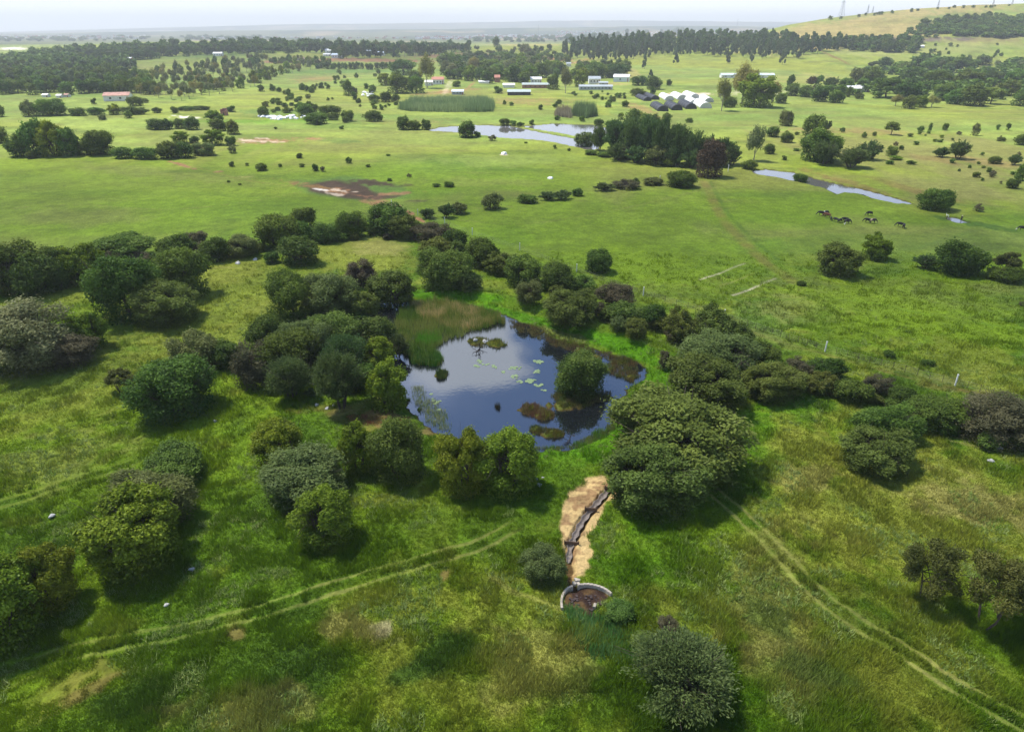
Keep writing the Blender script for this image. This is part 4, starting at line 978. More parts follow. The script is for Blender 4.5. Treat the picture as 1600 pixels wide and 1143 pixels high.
group_of('in the wood by the white-roofed house', 'farm wood beside the white-roofed house', [
 ('round', 1266, 133, 1295, 159), ('round', 1291, 142, 1320, 161), ('green', 1225, 131, 1250, 150), ('green', 1245, 134, 1270, 152), ('rust', 1257, 119, 1275, 140), ('darktree', 1270, 116, 1286, 137), ('feather', 1283, 121, 1312, 140), ('green', 1310, 122, 1332, 140), ('grey', 1326, 107, 1350, 130), ('olive', 1345, 106, 1375, 132), ('darktree', 1356, 108, 1385, 130), ('spread', 1360, 122, 1410, 153), ('darktree', 1396, 126, 1438, 156), ('green', 1405, 105, 1440, 128), ('greentree', 1433, 89, 1466, 113), ('spread', 1474, 91, 1521, 114), ('darktree', 1520, 86, 1551, 102), ('green', 1370, 90, 1394, 105), ('darktree', 1354, 95, 1373, 106), ('greentree', 1455, 129, 1486, 155), ('darktree', 1440, 110, 1490, 138), ('green', 1476, 139, 1508, 163), ('greentree', 1498, 131, 1542, 166), ('spread', 1530, 136, 1564, 163), ('feather', 1530, 111, 1572, 133), ('green', 1568, 108, 1608, 138), ('olive', 1560, 125, 1590, 150), ('greentree', 1576, 137, 1610, 166), ('gold', 1386, 149, 1412, 166), ('olive', 1408, 150, 1430, 170), ('bright', 1426, 149, 1448, 168), ('gold', 1444, 150, 1468, 168), ('olive', 1486, 112, 1535, 140), ('green', 1400, 98, 1425, 116), ('gum', 1550, 94, 1562, 108), ('gum', 1584, 95, 1598, 112), ('green', 1500, 105, 1522, 122), ('gum', 1462, 94, 1476, 112), ('round', 1320, 136, 1330, 152), ('olive', 1335, 145, 1350, 155), ('round', 1228, 118, 1242, 136)])
group_of('beside the white tunnels', 'gum trees beside the tunnels', [
 ('gold', 1112, 124, 1142, 174), ('gold', 1134, 102, 1182, 164, 'tallest golden gum tree beside the white tunnels'), ('bright', 1152, 118, 1210, 168, 'broad bright green tree beside the white tunnels'), ('gold', 1190, 126, 1222, 160), ('green', 1126, 150, 1150, 168), ('round', 1210, 145, 1230, 162)])
group_of('along the farm yards', 'trees along the farm yards', [
 ('darktree', 602, 114, 642, 146), ('darktree', 635, 117, 666, 146), ('darktree', 608, 92, 655, 118), ('gold', 652, 88, 684, 138, 'golden gum tree towering over the red-roofed house'), ('green', 634, 110, 662, 126), ('bright', 590, 116, 612, 134), ('greentree', 535, 124, 553, 150), ('round', 593, 143, 612, 160), ('round', 549, 144, 559, 156), ('green', 574, 148, 596, 160), ('green', 610, 146, 625, 160),
 ('green', 682, 84, 712, 104), ('greentree', 700, 82, 725, 110), ('gum', 690, 96, 706, 118), ('darktree', 705, 97, 732, 116), ('gold', 730, 88, 752, 116), ('darktree', 744, 92, 776, 116), ('green', 764, 100, 790, 118), ('darktree', 748, 110, 772, 130), ('green', 772, 82, 804, 100), ('darktree', 806, 92, 832, 108), ('greentree', 784, 100, 820, 128), ('darktree', 818, 90, 850, 108), ('green', 808, 112, 830, 130), ('darktree', 830, 98, 862, 122), ('bright', 844, 96, 876, 114), ('greentree', 852, 115, 876, 140), ('gum', 872, 106, 896, 146, 'tall grey-green gum tree between the long sheds'), ('bright', 896, 112, 916, 136), ('greentree', 910, 95, 946, 122), ('darktree', 945, 98, 974, 122), ('bright', 924, 100, 950, 118), ('round', 985, 118, 1012, 134), ('green', 1008, 120, 1034, 140), ('pine', 1011, 110, 1022, 124), ('round', 770, 135, 786, 146), ('round', 706, 127, 722, 136), ('round', 1040, 124, 1050, 134), ('green', 1014, 136, 1025, 147), ('green', 984, 138, 1008, 150), ('round', 900, 94, 910, 103), ('gum', 810, 70, 832, 90), ('round', 740, 80, 756, 92), ('round', 770, 58, 782, 74), ('green', 758, 110, 768, 120)])

def belt(place, group, line, n, hw, seed, kinds=('round', 'olive', 'green', 'round', 'green', 'olive', 'brown')):
    """low ragged scrub that fills a hedgerow along a photo line (x, y base, size px)"""
    R = random.Random(seed); rows = []
    for k in range(n):
        u = (k + R.uniform(0, .9)) / n * (len(line) - 1); i = min(int(u), len(line) - 2); f = u - i
        x, y, s_ = [line[i][j] + (line[i + 1][j] - line[i][j]) * f for j in range(3)]
        w = s_ * R.uniform(.5, 1.05); h = w * R.uniform(.5, .85); y += R.uniform(-1, 1) * hw * s_
        rows.append((R.choice(kinds), x - w / 2, y - h, x + w / 2, y))
    group_of(place, group, rows)
belt('of the filling scrub along the hedgerow', 'scrub along the hedgerow', [(600, 365, 24), (700, 392, 30), (800, 440, 36), (880, 472, 38), (960, 505, 40), (1060, 530, 42), (1150, 560, 44), (1250, 600, 38), (1340, 630, 36), (1440, 655, 38), (1540, 676, 42), (1640, 695, 42)], 52, .3, 71)
belt('of the scrub along the left belt', 'scrub along the left belt', [(-20, 448, 50), (80, 446, 46), (160, 430, 40), (240, 412, 36), (330, 400, 32), (420, 382, 30), (520, 374, 28), (590, 362, 26)], 34, .25, 72)
belt('of the low scrub around the pond thicket', 'scrub around the pond thicket', [(380, 590, 34), (430, 540, 40), (500, 500, 42), (580, 520, 40), (560, 600, 40), (470, 610, 36)], 22, .6, 73, ('green', 'round', 'feather', 'grey', 'olive'))
# ------------------------------------------------------------------ woods beyond: each tree of the rows one can tell apart
def inpoly(pts, x, y):
    c = False; n = len(pts)
    for i in range(n):
        ax, ay = pts[i]; bx, by = pts[(i + 1) % n]
        if (ay > y) != (by > y) and x < (bx - ax) * (y - ay) / (by - ay) + ax: c = not c
    return c
def wood(place, group, pts, n, kinds, h, w, rows, seed, clump=0.0):
    R = random.Random(seed); xs = [p[0] for p in pts]; ys = [p[1] for p in pts]; out = []; tries = 0
    while len(out) < n and tries < 60000:
        tries += 1
        x = R.uniform(min(xs), max(xs)); y = R.uniform(min(ys), max(ys))
        if not inpoly(pts, x, y): continue
        if clump and float(vnoise(np.array([x / 38 + seed]), np.array([y / 11 + seed]), 7)[0]) < clump * R.uniform(.7, 1.2): continue
        f = (y - min(ys)) / max(1, max(ys) - min(ys))
        q = R.uniform(.6, 1.3) if clump else R.uniform(.8, 1.2); hh = (h[0] + (h[1] - h[0]) * f) * q; ww = (w[0] + (w[1] - w[0]) * f) * q * R.uniform(.85, 1.2)
        if any(abs(x - o[0]) < (ww + o[2]) * .28 and abs(y - o[1]) < hh * .22 for o in out): continue
        out.append((x, y, ww, hh, R.choice(kinds)))
    out.sort(key=lambda o: -o[1])
    per = math.ceil(len(out) / rows)
    for k in range(rows):
        row = sorted(out[k * per:(k + 1) * per]); cnt = {}
        for (x, y, ww, hh, kd) in row:
            cnt[kd] = cnt.get(kd, 0) + 1
            g, a, b, c = fit((x - ww / 2, y - hh, x + ww / 2, y))
            lab = '%s, %s from left, %s row %s' % (LOOK[kd], ordw(cnt[kd]), 'front' if k == 0 and rows > 1 else ordw(k + 1), place)
            if rows == 1: lab = '%s, %s from left %s' % (LOOK[kd], ordw(cnt[kd]), place)
            plant(kd, g, a, a, c, lab, group)
wood('of the pine plantation', 'pines of the plantation', [(878, 92), (940, 97), (1000, 92), (1080, 88), (1140, 90), (1210, 92), (1262, 88), (1300, 80), (1330, 82), (1335, 74), (1240, 68), (1050, 70), (930, 70), (880, 76)], 210, ['pine'], (15, 21), (9, 12), 8, 11)
for (x, yb, hh, ww, s) in [(1007, 108, 20, 10, 'pine tree standing out alone on the pasture under the plantation'), (1056, 101, 16, 12, 'round-headed pine on the pasture, next to the lone taller one'), (1136, 100, 16, 12, 'pine with a wide crown at the pasture edge'), (1222, 102, 22, 12, 'bushy pine at the corner of the dark field boundary'),
                            (1248, 92, 17, 14, 'pine at the head of the dark field boundary'), (1174, 98, 18, 10, 'slender pine on the pasture edge beside the wide one'), (1191, 92, 14, 8, 'small pine on the pasture edge')]:
    g, a, b, c = fit((x - ww / 2, yb - hh, x + ww / 2, yb)); plant('pine', g, a, a, c, s, 'pines on the pasture')
wood('of the crest wood', 'crest wood', [(885, 66), (960, 60), (1060, 55), (1160, 55), (1225, 56), (1225, 60), (1150, 62), (1000, 64), (890, 72)], 44, ['darktree', 'pine', 'darktree'], (12, 13), (11, 15), 2, 12)
wood('of the dark barn wood', 'dark wood behind the barn', [(-30, 108), (60, 112), (130, 108), (180, 118), (235, 132), (240, 148), (190, 150), (130, 148), (60, 150), (-30, 150)], 110, ['darktree', 'darktree', 'round', 'pine'], (18, 22), (18, 24), 5, 13)
wood('of the gum wood', 'gum wood', [(215, 128), (260, 112), (330, 100), (420, 96), (410, 112), (380, 120), (360, 140), (330, 146), (280, 150), (215, 150)], 95, ['gum', 'gum', 'gold', 'darktree'], (15, 20), (9, 14), 5, 14)
wood('along the clipped tree line above the pasture', 'tree line above the pasture', [(494, 106), (612, 107), (612, 109.5), (494, 108.5)], 26, ['round', 'darktree'], (10, 10), (8, 9), 1, 15)
wood('of the long dark wood', 'long dark wood', [(120, 84), (220, 78), (300, 76), (400, 78), (500, 74), (560, 78), (540, 84), (420, 84), (300, 88), (200, 95), (120, 95)], 130, ['darktree', 'pine', 'darktree'], (11, 14), (12, 18), 5, 16)
wood('of the farmhouse belt', 'farmhouse belt', [(520, 86), (560, 80), (620, 84), (700, 82), (735, 78), (735, 82), (660, 90), (560, 92), (524, 92)], 60, ['darktree', 'pine', 'gum', 'darktree'], (15, 18), (10, 14), 3, 17)
wood('of the bushy hill slope', 'bushes on the hill', [(1432, 50), (1445, 36), (1500, 28), (1600, 22), (1620, 58), (1560, 60), (1520, 56)], 110, ['round', 'green', 'feather', 'green', 'round'], (7, 9), (9, 15), 6, 18, clump=.62)
wood('of the hill crest', 'bushes on the hill crest', [(1260, 36.5), (1300, 30), (1400, 19), (1500, 12), (1600, 9), (1600, 11), (1500, 14), (1400, 21), (1300, 32)], 22, ['round', 'darktree'], (3.5, 6), (5, 8), 1, 19)
wood('at the hill foot', 'trees at the hill foot', [(1330, 80), (1420, 84), (1440, 76), (1400, 66), (1330, 66)], 34, ['darktree', 'round', 'pine', 'feather'], (12, 16), (9, 15), 2, 20)
wood('on the hill-foot pasture', 'shrubs below the hill', [(1310, 92), (1440, 72), (1610, 62), (1610, 104), (1500, 92), (1400, 92), (1330, 104)], 30, ['round', 'farround'], (4, 6), (5, 7), 2, 21, clump=.62)
wood('on the farm pasture', 'shrubs on the upper pasture', [(400, 122), (480, 108), (600, 112), (596, 140), (560, 158), (470, 160), (395, 150)], 34, ['round', 'green', 'round'], (5, 10), (6, 11), 3, 22, clump=.62)
wood('of the tunnel marsh', 'shrubs before the tunnels', [(780, 150), (860, 148), (980, 142), (1000, 150), (960, 175), (880, 172), (790, 172)], 24, ['round', 'green', 'farround'], (4, 7), (6, 9), 2, 23, clump=.62)
wood('on the brown slope', 'shrubs on the brown slope', [(1180, 215), (1300, 196), (1600, 205), (1600, 300), (1520, 280), (1440, 268), (1300, 262), (1200, 250)], 36, ['round', 'brown', 'farround'], (4, 8), (6, 10), 3, 24, clump=.62)
wood('by the valley road', 'trees by the valley road', [(740, 80), (870, 74), (880, 100), (800, 98), (740, 90)], 22, ['darktree', 'round', 'gum'], (8, 12), (9, 13), 2, 25)
wood('by the litter strip', 'shrubs by the litter strip', [(400, 158), (470, 152), (620, 160), (740, 152), (620, 178), (420, 178)], 34, ['round', 'green', 'olive'], (5, 8), (7, 12), 3, 26, clump=.62)
wood('of the pale sapling grove', 'sapling grove', [(240, 145), (330, 140), (400, 120), (430, 100), (470, 92), (500, 92), (470, 108), (420, 118), (350, 146), (260, 158)], 46, ['gum', 'green', 'gold'], (9, 16), (7, 11), 3, 27, clump=.62)

wood('of the mixed farmstead trees', 'mixed farmstead trees', [(686, 118), (740, 100), (830, 100), (880, 104), (876, 122), (800, 130), (700, 126)], 64, ['greentree', 'darktree', 'green', 'bright', 'gum'], (14, 19), (14, 21), 3, 28)
wood('of the upper farm trees', 'upper farm trees', [(680, 100), (720, 88), (800, 86), (880, 88), (900, 98), (820, 102), (720, 104)], 34, ['greentree', 'darktree', 'round'], (9, 13), (11, 16), 2, 29)
wood('of the farm garden', 'farm garden trees', [(890, 122), (920, 106), (975, 104), (985, 118), (950, 124), (905, 128)], 22, ['greentree', 'bright', 'darktree'], (14, 18), (15, 22), 2, 30)
wood('of the yellow wood edge', 'yellow wood edge', [(225, 150), (300, 146), (380, 132), (440, 112), (520, 96), (520, 104), (440, 120), (380, 142), (280, 158)], 40, ['gold', 'bright', 'gum'], (14, 18), (10, 14), 2, 31)
def wood_mass(name, regs, seed):
    """far-off wood that reads as one mass"""
    R = random.Random(seed); VV = []; FF = []; vv = []; o = 0
    for (pts, n, kd, h, w) in regs:
        xs = [p[0] for p in pts]; ys = [p[1] for p in pts]; k = 0
        V, Fq, v = crown_arrays(STYLE.get(kd, kd), 170, .3, seed + len(kd))
        while k < n:
            x = R.uniform(min(xs), max(xs)); y = R.uniform(min(ys), max(ys))
            if not inpoly(pts, x, y): continue
            k += 1
            g, a, b, c = fit((x - w / 2, y - h, x + w / 2, y)); s = R.uniform(.7, 1.3)
            th = R.uniform(0, 6.28); Q = V * np.array([a, a, c]) * s
            Q = np.stack([Q[:, 0] * math.cos(th) - Q[:, 1] * math.sin(th), Q[:, 0] * math.sin(th) + Q[:, 1] * math.cos(th), Q[:, 2]], 1) + np.array(g)
            VV.append(Q); FF.append(Fq + o); vv.append(v); o += len(Q)
    me = new_mesh(name, np.vstack(VV), np.vstack(FF), [LM['round']], {'v': np.concatenate(vv)})
    return tag(link(name, me), kind='stuff')
wood_mass('distant_woodland', [
 ([(40, 86), (200, 74), (300, 70), (420, 68), (540, 70), (560, 76), (400, 80), (200, 84), (60, 100)], 340, 'darktree', 10, 13),
 ([(-30, 98), (60, 92), (180, 96), (220, 108), (100, 118), (-30, 118)], 200, 'darktree', 14, 18),
 ([(540, 74), (700, 74), (720, 80), (560, 86)], 90, 'darktree', 11, 12),
 ([(885, 84), (930, 70), (1050, 64), (1200, 64), (1320, 70), (1320, 80), (1150, 84), (1000, 86)], 260, 'pine', 14, 11),
 ([(-20, 60), (180, 58), (420, 58), (420, 62), (200, 64), (-20, 66)], 120, 'darktree', 4, 9),
 ([(700, 62), (780, 60), (1000, 58), (1000, 62), (880, 66), (760, 67)], 90, 'darktree', 5, 9),
 ([(1430, 52), (1470, 40), (1540, 34), (1610, 28), (1610, 58), (1540, 60)], 240, 'round', 6, 12), ([(1400, 60), (1440, 40), (1480, 30), (1470, 60)], 40, 'round', 5, 9),
 ([(1330, 80), (1430, 84), (1440, 66), (1330, 62), (1300, 70)], 70, 'round', 9, 11),
 ([(1290, 150), (1350, 118), (1440, 100), (1610, 104), (1610, 160), (1450, 158)], 130, 'round', 14, 24)], 33)

# ------------------------------------------------------------------ buildings
def paint(name, c, r=.6, n=.12, s=.8): return simple(name, c, r, n, s, .35)
MW = paint('white_wall', (.72, .71, .68)); MWR = paint('white_roof', (.8, .8, .8), .45); MRED = paint('red_tiles', (.42, .17, .11)); MGRY = paint('grey_sheet', (.36, .4, .42), .4)
MBLU = paint('pale_blue_roof', (.55, .63, .68), .4); MDK = paint('dark_opening', (.03, .03, .035)); MBRK = paint('brick_wall', (.34, .17, .12), .85, .25, 2.0); MRUST = paint('rust_sheet', (.33, .17, .13), .7, .4, .4)
MCON = paint('concrete', (.5, .48, .44), .85, .2, 2.0); MGRN = paint('green_grey_roof', (.36, .42, .4), .5)
def boxm(V, Fq, c, s, rot=0.0):
    o = len(V)
    for dz in (-1, 1):
        for dx_, dy_ in ((-1, -1), (1, -1), (1, 1), (-1, 1)):
            x = dx_ * s[0] / 2; y = dy_ * s[1] / 2
            V.append((c[0] + x * math.cos(rot) - y * math.sin(rot), c[1] + x * math.sin(rot) + y * math.cos(rot), c[2] + dz * s[2] / 2))
    for f in ((0, 3, 2, 1), (4, 5, 6, 7), (0, 1, 5, 4), (1, 2, 6, 5), (2, 3, 7, 6), (3, 0, 4, 7)): Fq.append([o + k for k in f])
def boxobj(name, boxes, m, parent=None, bev=0.0):
    V = []; Fq = []
    for b in boxes: boxm(V, Fq, *b)
    me = bpy.data.meshes.new(name); me.from_pydata(V, [], Fq); me.materials.append(m); me.update()
    o = link(name, me, parent)
    if bev:
        md = o.modifiers.new('bevel', 'BEVEL'); md.width = bev; md.segments = 2
    return o
def house(box, label, name='farm_house', cat='house', wall=MW, roof=MRED, depth=7.0, rot=0.0, rh=None, wins=3, chim=False, mono=False, verge=.4):
    """box: photo px of the building x0, ytop, x1, ybase"""
    x0, yt, x1, yb = box; g = P((x0 + x1) / 2, yb); sc_ = (g[1] * cP - (g[2] - CH) * sP) / F
    w = (x1 - x0) * sc_; el = abs(ray(800, yb)[2]) / F
    th = math.atan2(CH, math.hypot(g[0], g[1]))
    tot = (yb - yt) * sc_ / math.cos(th); tot = max(tot - depth * math.sin(th) * .6, 2.6)
    rh = rh or tot * .36; hw = tot - rh
    r = bpy.data.objects.new(name, None); COL.objects.link(r); r.location = (g[0], g[1] + depth / 2, g[2]); r.rotation_euler = (0, 0, rot)
    tag(r, label, cat)
    boxobj('wall', [((0, 0, hw / 2 - .5), (w, depth, hw + 1.0))], wall, r)
    e = verge; X = w / 2 + e; Y = depth / 2 + e
    t = .16
    if mono:
        V = [(-X, -Y, hw + .02), (X, -Y, hw + .02), (X, Y, hw + rh), (-X, Y, hw + rh)]
        V += [(a, b_, c + t) for a, b_, c in V]
        Fq = [(0, 3, 2, 1), (4, 5, 6, 7), (0, 1, 5, 4), (1, 2, 6, 5), (2, 3, 7, 6), (3, 0, 4, 7)]
    else:
        V = [(-X, -Y, hw + .02), (X, -Y, hw + .02), (X, 0, hw + rh), (-X, 0, hw + rh), (-X, Y, hw + .02), (X, Y, hw + .02)]
        V += [(a, b_, c + t) for a, b_, c in V]
        Fq = [(0, 1, 7, 6), (6, 7, 8, 9), (9, 8, 11, 10), (4, 10, 11, 5), (1, 2, 8, 7), (2, 5, 11, 8), (0, 6, 9, 3), (3, 9, 10, 4), (0, 3, 2, 1), (3, 4, 5, 2)]
    me = bpy.data.meshes.new('roof'); me.from_pydata(V, [], Fq); me.materials.append(roof); me.update(); ro = link('roof', me, r)
    if not mono:                                       # gable ends
        GV = []; GF = []
        for s in (-1, 1):
            o = len(GV); xx = s * (w / 2 - .05)
            for xo in (xx - .05, xx + .05): GV += [(xo, -depth / 2, hw), (xo, depth / 2, hw), (xo, 0, hw + rh - .05)]
            GF += [(o, o + 1, o + 2), (o + 5, o + 4, o + 3), (o, o + 3, o + 4, o + 1), (o + 1, o + 4, o + 5, o + 2), (o + 2, o + 5, o + 3, o)]
        me = bpy.data.meshes.new('gable'); me.from_pydata(GV, [], GF); me.materials.append(wall); me.update(); link('gable', me, r)
    if chim: boxobj('chimney', [((w * .25, 0, hw + rh * 1.1), (.7, .7, rh))], wall, ro)
    for k in range(wins):
        xx = -w / 2 + w * (k + .7) / (wins + .6)
        f = boxobj('window', [((xx, -depth / 2 - .03, hw * .56), (min(1.4, w * .1), .1, hw * .34))], MDK, r)
    if wins: boxobj('door', [((w / 2 - w * .07, -depth / 2 - .03, hw * .4), (1.0, .1, hw * .8))], MBRK, r)
    return r
house((161, 145, 198, 158), 'long rusty red-roofed barn with a whitewashed wall below the dark wood', 'rusty_barn', 'barn', MW, MRUST, 12, .25, wins=2)
house((664, 126, 676, 134), 'small white cottage under the golden gum tree', wins=2, roof=MW, depth=5)
house((675, 121, 693, 132), 'white house with a red tiled roof beside the golden gum tree', depth=8, wins=3)
house((773, 118, 781, 129), 'narrow red brick house between the farm trees', wall=MBRK, roof=MRED, depth=6, wins=1)
house((786, 131, 804, 137), 'low white flat-roofed block above the dark open shed', 'white_outbuilding', 'shed', MW, MWR, 6, wins=0, mono=True)
house((793, 141, 829, 149), 'long dark open-fronted shed with a grey-green roof', 'open_shed', 'shed', MDK, MGRN, 8, wins=0, mono=True)
house((706, 141, 724, 148), 'small blue-grey shed at the top of the reed field', 'blue_grey_shed', 'shed', MGRY, MBLU, 5, wins=3, mono=True)
house((748, 127, 764, 130.5), 'low white wall-like outbuilding beside the narrow brick house', 'low_outbuilding', 'shed', MW, MWR, 4, wins=0, mono=True)
house((816, 130, 858, 138), 'long grey-green roofed poultry shed in front of the white house', 'poultry_shed', 'shed', MBRK, MGRN, 7, wins=5)
house((829, 121, 846, 130), 'white house just behind the long grey-green poultry shed', roof=MWR, depth=7)
house((905, 133, 957, 140.5), 'longest grey shed of the farm yards with many bays', 'long_grey_shed', 'shed', MGRY, MGRY, 7, wins=9)
house((920, 120, 938, 131), 'pale grey-roofed farmhouse behind the longest grey shed', roof=MGRY, depth=9)
house((936, 128, 950, 133), 'small grey lean-to between the farmhouse and the longest shed', 'lean_to', 'shed', MCON, MGRY, 4, wins=1, mono=True)
house((960, 117, 984, 128), 'white sheet-roofed barn at the end of the pasture road', 'white_barn', 'barn', MBLU, MWR, 10, -.25, wins=1)
house((1127, 115, 1210, 122), 'very long pale blue shed behind the gum trees', 'long_blue_shed', 'shed', MW, MBLU, 9, wins=8)
house((1322, 135, 1345, 145), 'white-roofed house at the edge of the farm wood', roof=MWR, depth=9, chim=True)
house((1340, 134, 1357, 144), 'smaller white wing built onto the white-roofed house', 'house_wing', 'house', MW, MWR, 7, .12, wins=2)
house((1435, 71, 1444, 75), 'tiny white shed at the foot of the hill', 'hill_shed', 'shed', MW, MWR, 6, wins=0)
house((1552, 36, 1567, 42), 'orange-roofed house among the bushes on the hill', depth=10)
house((184, 90, 204, 96), 'white-roofed warehouse in the dark wood', 'warehouse', 'warehouse', MBRK, MWR, 14, wins=0)
house((333, 82, 347, 87.5), 'small white house on the green slope under the long wood', wall=MW, roof=MWR, depth=9)
house((456, 72, 479, 77), 'long white-roofed farm shed high on the rise', 'white_farm_shed', 'shed', MW, MWR, 12, wins=0)
house((462, 90, 474, 94), 'brown-roofed cottage by the red road', roof=MBRK, depth=8, wins=2)
house((508, 77, 518, 84), 'white gabled house beside the pale farm yard', roof=MWR, depth=9, wins=1)
house((518, 84, 533, 91), 'long low white warehouse at the bend of the red road', 'low_warehouse', 'warehouse', MW, MBLU, 14, wins=3)
house((505, 84, 516, 88), 'small cream house above the red road', roof=MW, depth=8, wins=1)
house((572, 79, 586, 86), 'blue-roofed farmhouse within the tree belt', roof=MBLU, depth=10, wins=2)
house((584, 81, 600, 87), 'long blue-roofed wing beside the blue-roofed farmhouse', 'farmhouse_wing', 'house', MW, MBLU, 10, wins=2)
house((885, 98, 892, 104), 'little grey shed beside the pasture road', 'small_shed', 'shed', MW, MGRY, 6, wins=0)
house((100, 95, 122, 101), 'pale ruin-like house half hidden in the dark wood', wall=MCON, roof=MRUST, depth=9, wins=2)
house((66, 147, 74, 152), 'tiny white cottage at the edge of the dark wood', wall=MW, roof=MW, depth=5, wins=1)
house((88, 148, 95, 153), 'second tiny white cottage, nearer the rusty barn', wall=MW, roof=MW, depth=5, wins=1)
house((100, 147, 106, 152), 'third tiny white cottage beside the rusty barn', wall=MW, roof=MRUST, depth=5, wins=1)
def ruin():
    g = P(351, 180); r = bpy.data.objects.new('brick_ruin', None); COL.objects.link(r); r.location = g
    tag(r, 'roofless brick hut standing in the far meadow', 'hut')
    boxobj('wall', [((-1.6, 0, 1.9), (.4, 4, 3.8)), ((1.6, 0, 1.6), (.4, 4, 3.2)), ((0, -1.9, 1.2), (2.8, .35, 2.4)), ((0, 1.9, 2.1), (2.8, .35, 4.2))], MBRK, r)
    boxobj('door', [((.3, -2.1, .9), (.9, .1, 1.8))], MDK, r)
ruin()
# ------------------------------------------------------------------ farm tunnels
MTB = simple('black_shade_net', (.018, .02, .026), .55, .3, 1.0, .5); MTW = simple('white_film', (.82, .82, .82), .35, .08, .6, .5); MTG = simple('film_shade_grey', (.5, .5, .48), .6, .1, 1.0)  # grey film paints the shaded ends of the white tunnels
def tunnel(front, back, wpx, m, endm, name, label):
    a = P(*front); b = P(*back); d = Vector((b[0] - a[0], b[1] - a[1], 0)); L = min(d.length, 34.0); d.normalize(); s = Vector((-d[1], d[0], 0))
    sc_ = (a[1] * cP + CH * sP) / F; w = wpx * sc_ / 2 / max(abs(s[0]), .45) * 1.0; h = w * 1.0
    r = bpy.data.objects.new(name, None); COL.objects.link(r); r.location = a; r.rotation_euler = (0, 0, math.atan2(d[1], d[0]))
    tag(r, label, 'tunnel', 'farm tunnels')
    V = []; Fq = []; nb = 9; na_ = 12
    for i in range(nb * 2 + 1):
        t = i / (nb * 2); k = 1.0 + (.02 if i % 2 == 0 else -.012)
        for j in range(na_ + 1):
            th = math.pi * j / na_; V.append((L * t, math.cos(th) * w * k, max(math.sin(th) * h * k, 0) ** .9 * h ** .1 - .2))
    for i in range(nb * 2):
        for j in range(na_):
            q = i * (na_ + 1) + j; Fq.append((q, q + 1, q + na_ + 2, q + na_ + 1))
    me = bpy.data.meshes.new('cover'); me.from_pydata(V, [], Fq); me.materials.append(m); me.update()
    for p in me.polygons: p.use_smooth = True
    o = link('cover', me, r); md = o.modifiers.new('thick', 'SOLIDIFY'); md.thickness = .08
    for x in (.15, L - .15):
        V = [(x, math.cos(math.pi * j / 12) * w * .985, max(math.sin(math.pi * j / 12), 0) ** .9 * h * .985 - .1) for j in range(13)]
        V2 = [(x + .08, v[1], v[2]) for v in V]; n_ = 13
        me = bpy.data.meshes.new('end_wall'); me.from_pydata(V + V2, [], [list(range(13)), list(range(25, 12, -1))] + [(j, j + 1, j + 14, j + 13) for j in range(12)]); me.materials.append(endm); me.update()
        e = link('end_wall', me, r)
    boxobj('door', [((.08, 0, h * .33), (.1, 1.8, h * .6))], MDK if m is MTB else MTG, r)
    rib = []
    for x in np.linspace(1, L - 1, 5):
        pts = [(x, math.cos(math.pi * j / 10) * w * 1.035, max(math.sin(math.pi * j / 10), 0) ** .9 * h * 1.035 - .1) for j in range(11)]
        tv, tf = tube_arrays([(pts, [.07] * 11)], 4); link('hoop', new_mesh('hoop', tv, tf, [MTG if m is MTW else MTB]), r)
tunnel((1036, 174), (1006, 156), 17, MTB, MTB, 'shade_tunnel', 'black shade tunnel nearest the round bush, outermost of the black ones')
tunnel((1058, 172.5), (1026, 154), 17, MTB, MTB, 'shade_tunnel', 'black shade tunnel in the middle of the black row')
tunnel((1080, 170.5), (1048, 154), 17, MTB, MTB, 'shade_tunnel', 'black shade tunnel touching the white tunnels')
tunnel((1012, 158), (998, 152), 12, MTB, MTB, 'shade_tunnel', 'short black shade tunnel behind the outermost black one')
tunnel((1024, 156), (1010, 150), 13, MTB, MTB, 'shade_tunnel', 'short black shade tunnel behind the middle black one')
tunnel((1103, 169.5), (1076, 155), 18, MTW, MTG, 'film_tunnel', 'white film tunnel with a shaded grey end wall, in the front row')
tunnel((1085, 163), (1070, 153), 14, MTW, MTG, 'film_tunnel', 'white film tunnel behind the front white one')
tunnel((1046, 157), (1034, 150), 14, MTW, MTG, 'film_tunnel', 'white film tunnel behind the black middle tunnel')
tunnel((1066, 156), (1052, 149), 15, MTW, MTG, 'film_tunnel', 'white film tunnel in the middle of the back row')
tunnel((1086, 154.5), (1070, 148), 15, MTW, MTG, 'film_tunnel', 'white film tunnel in the back row near the pale yard')
tunnel((1108, 160), (1092, 151), 14, MTW, MTG, 'film_tunnel', 'white film tunnel beside the golden gum trees')

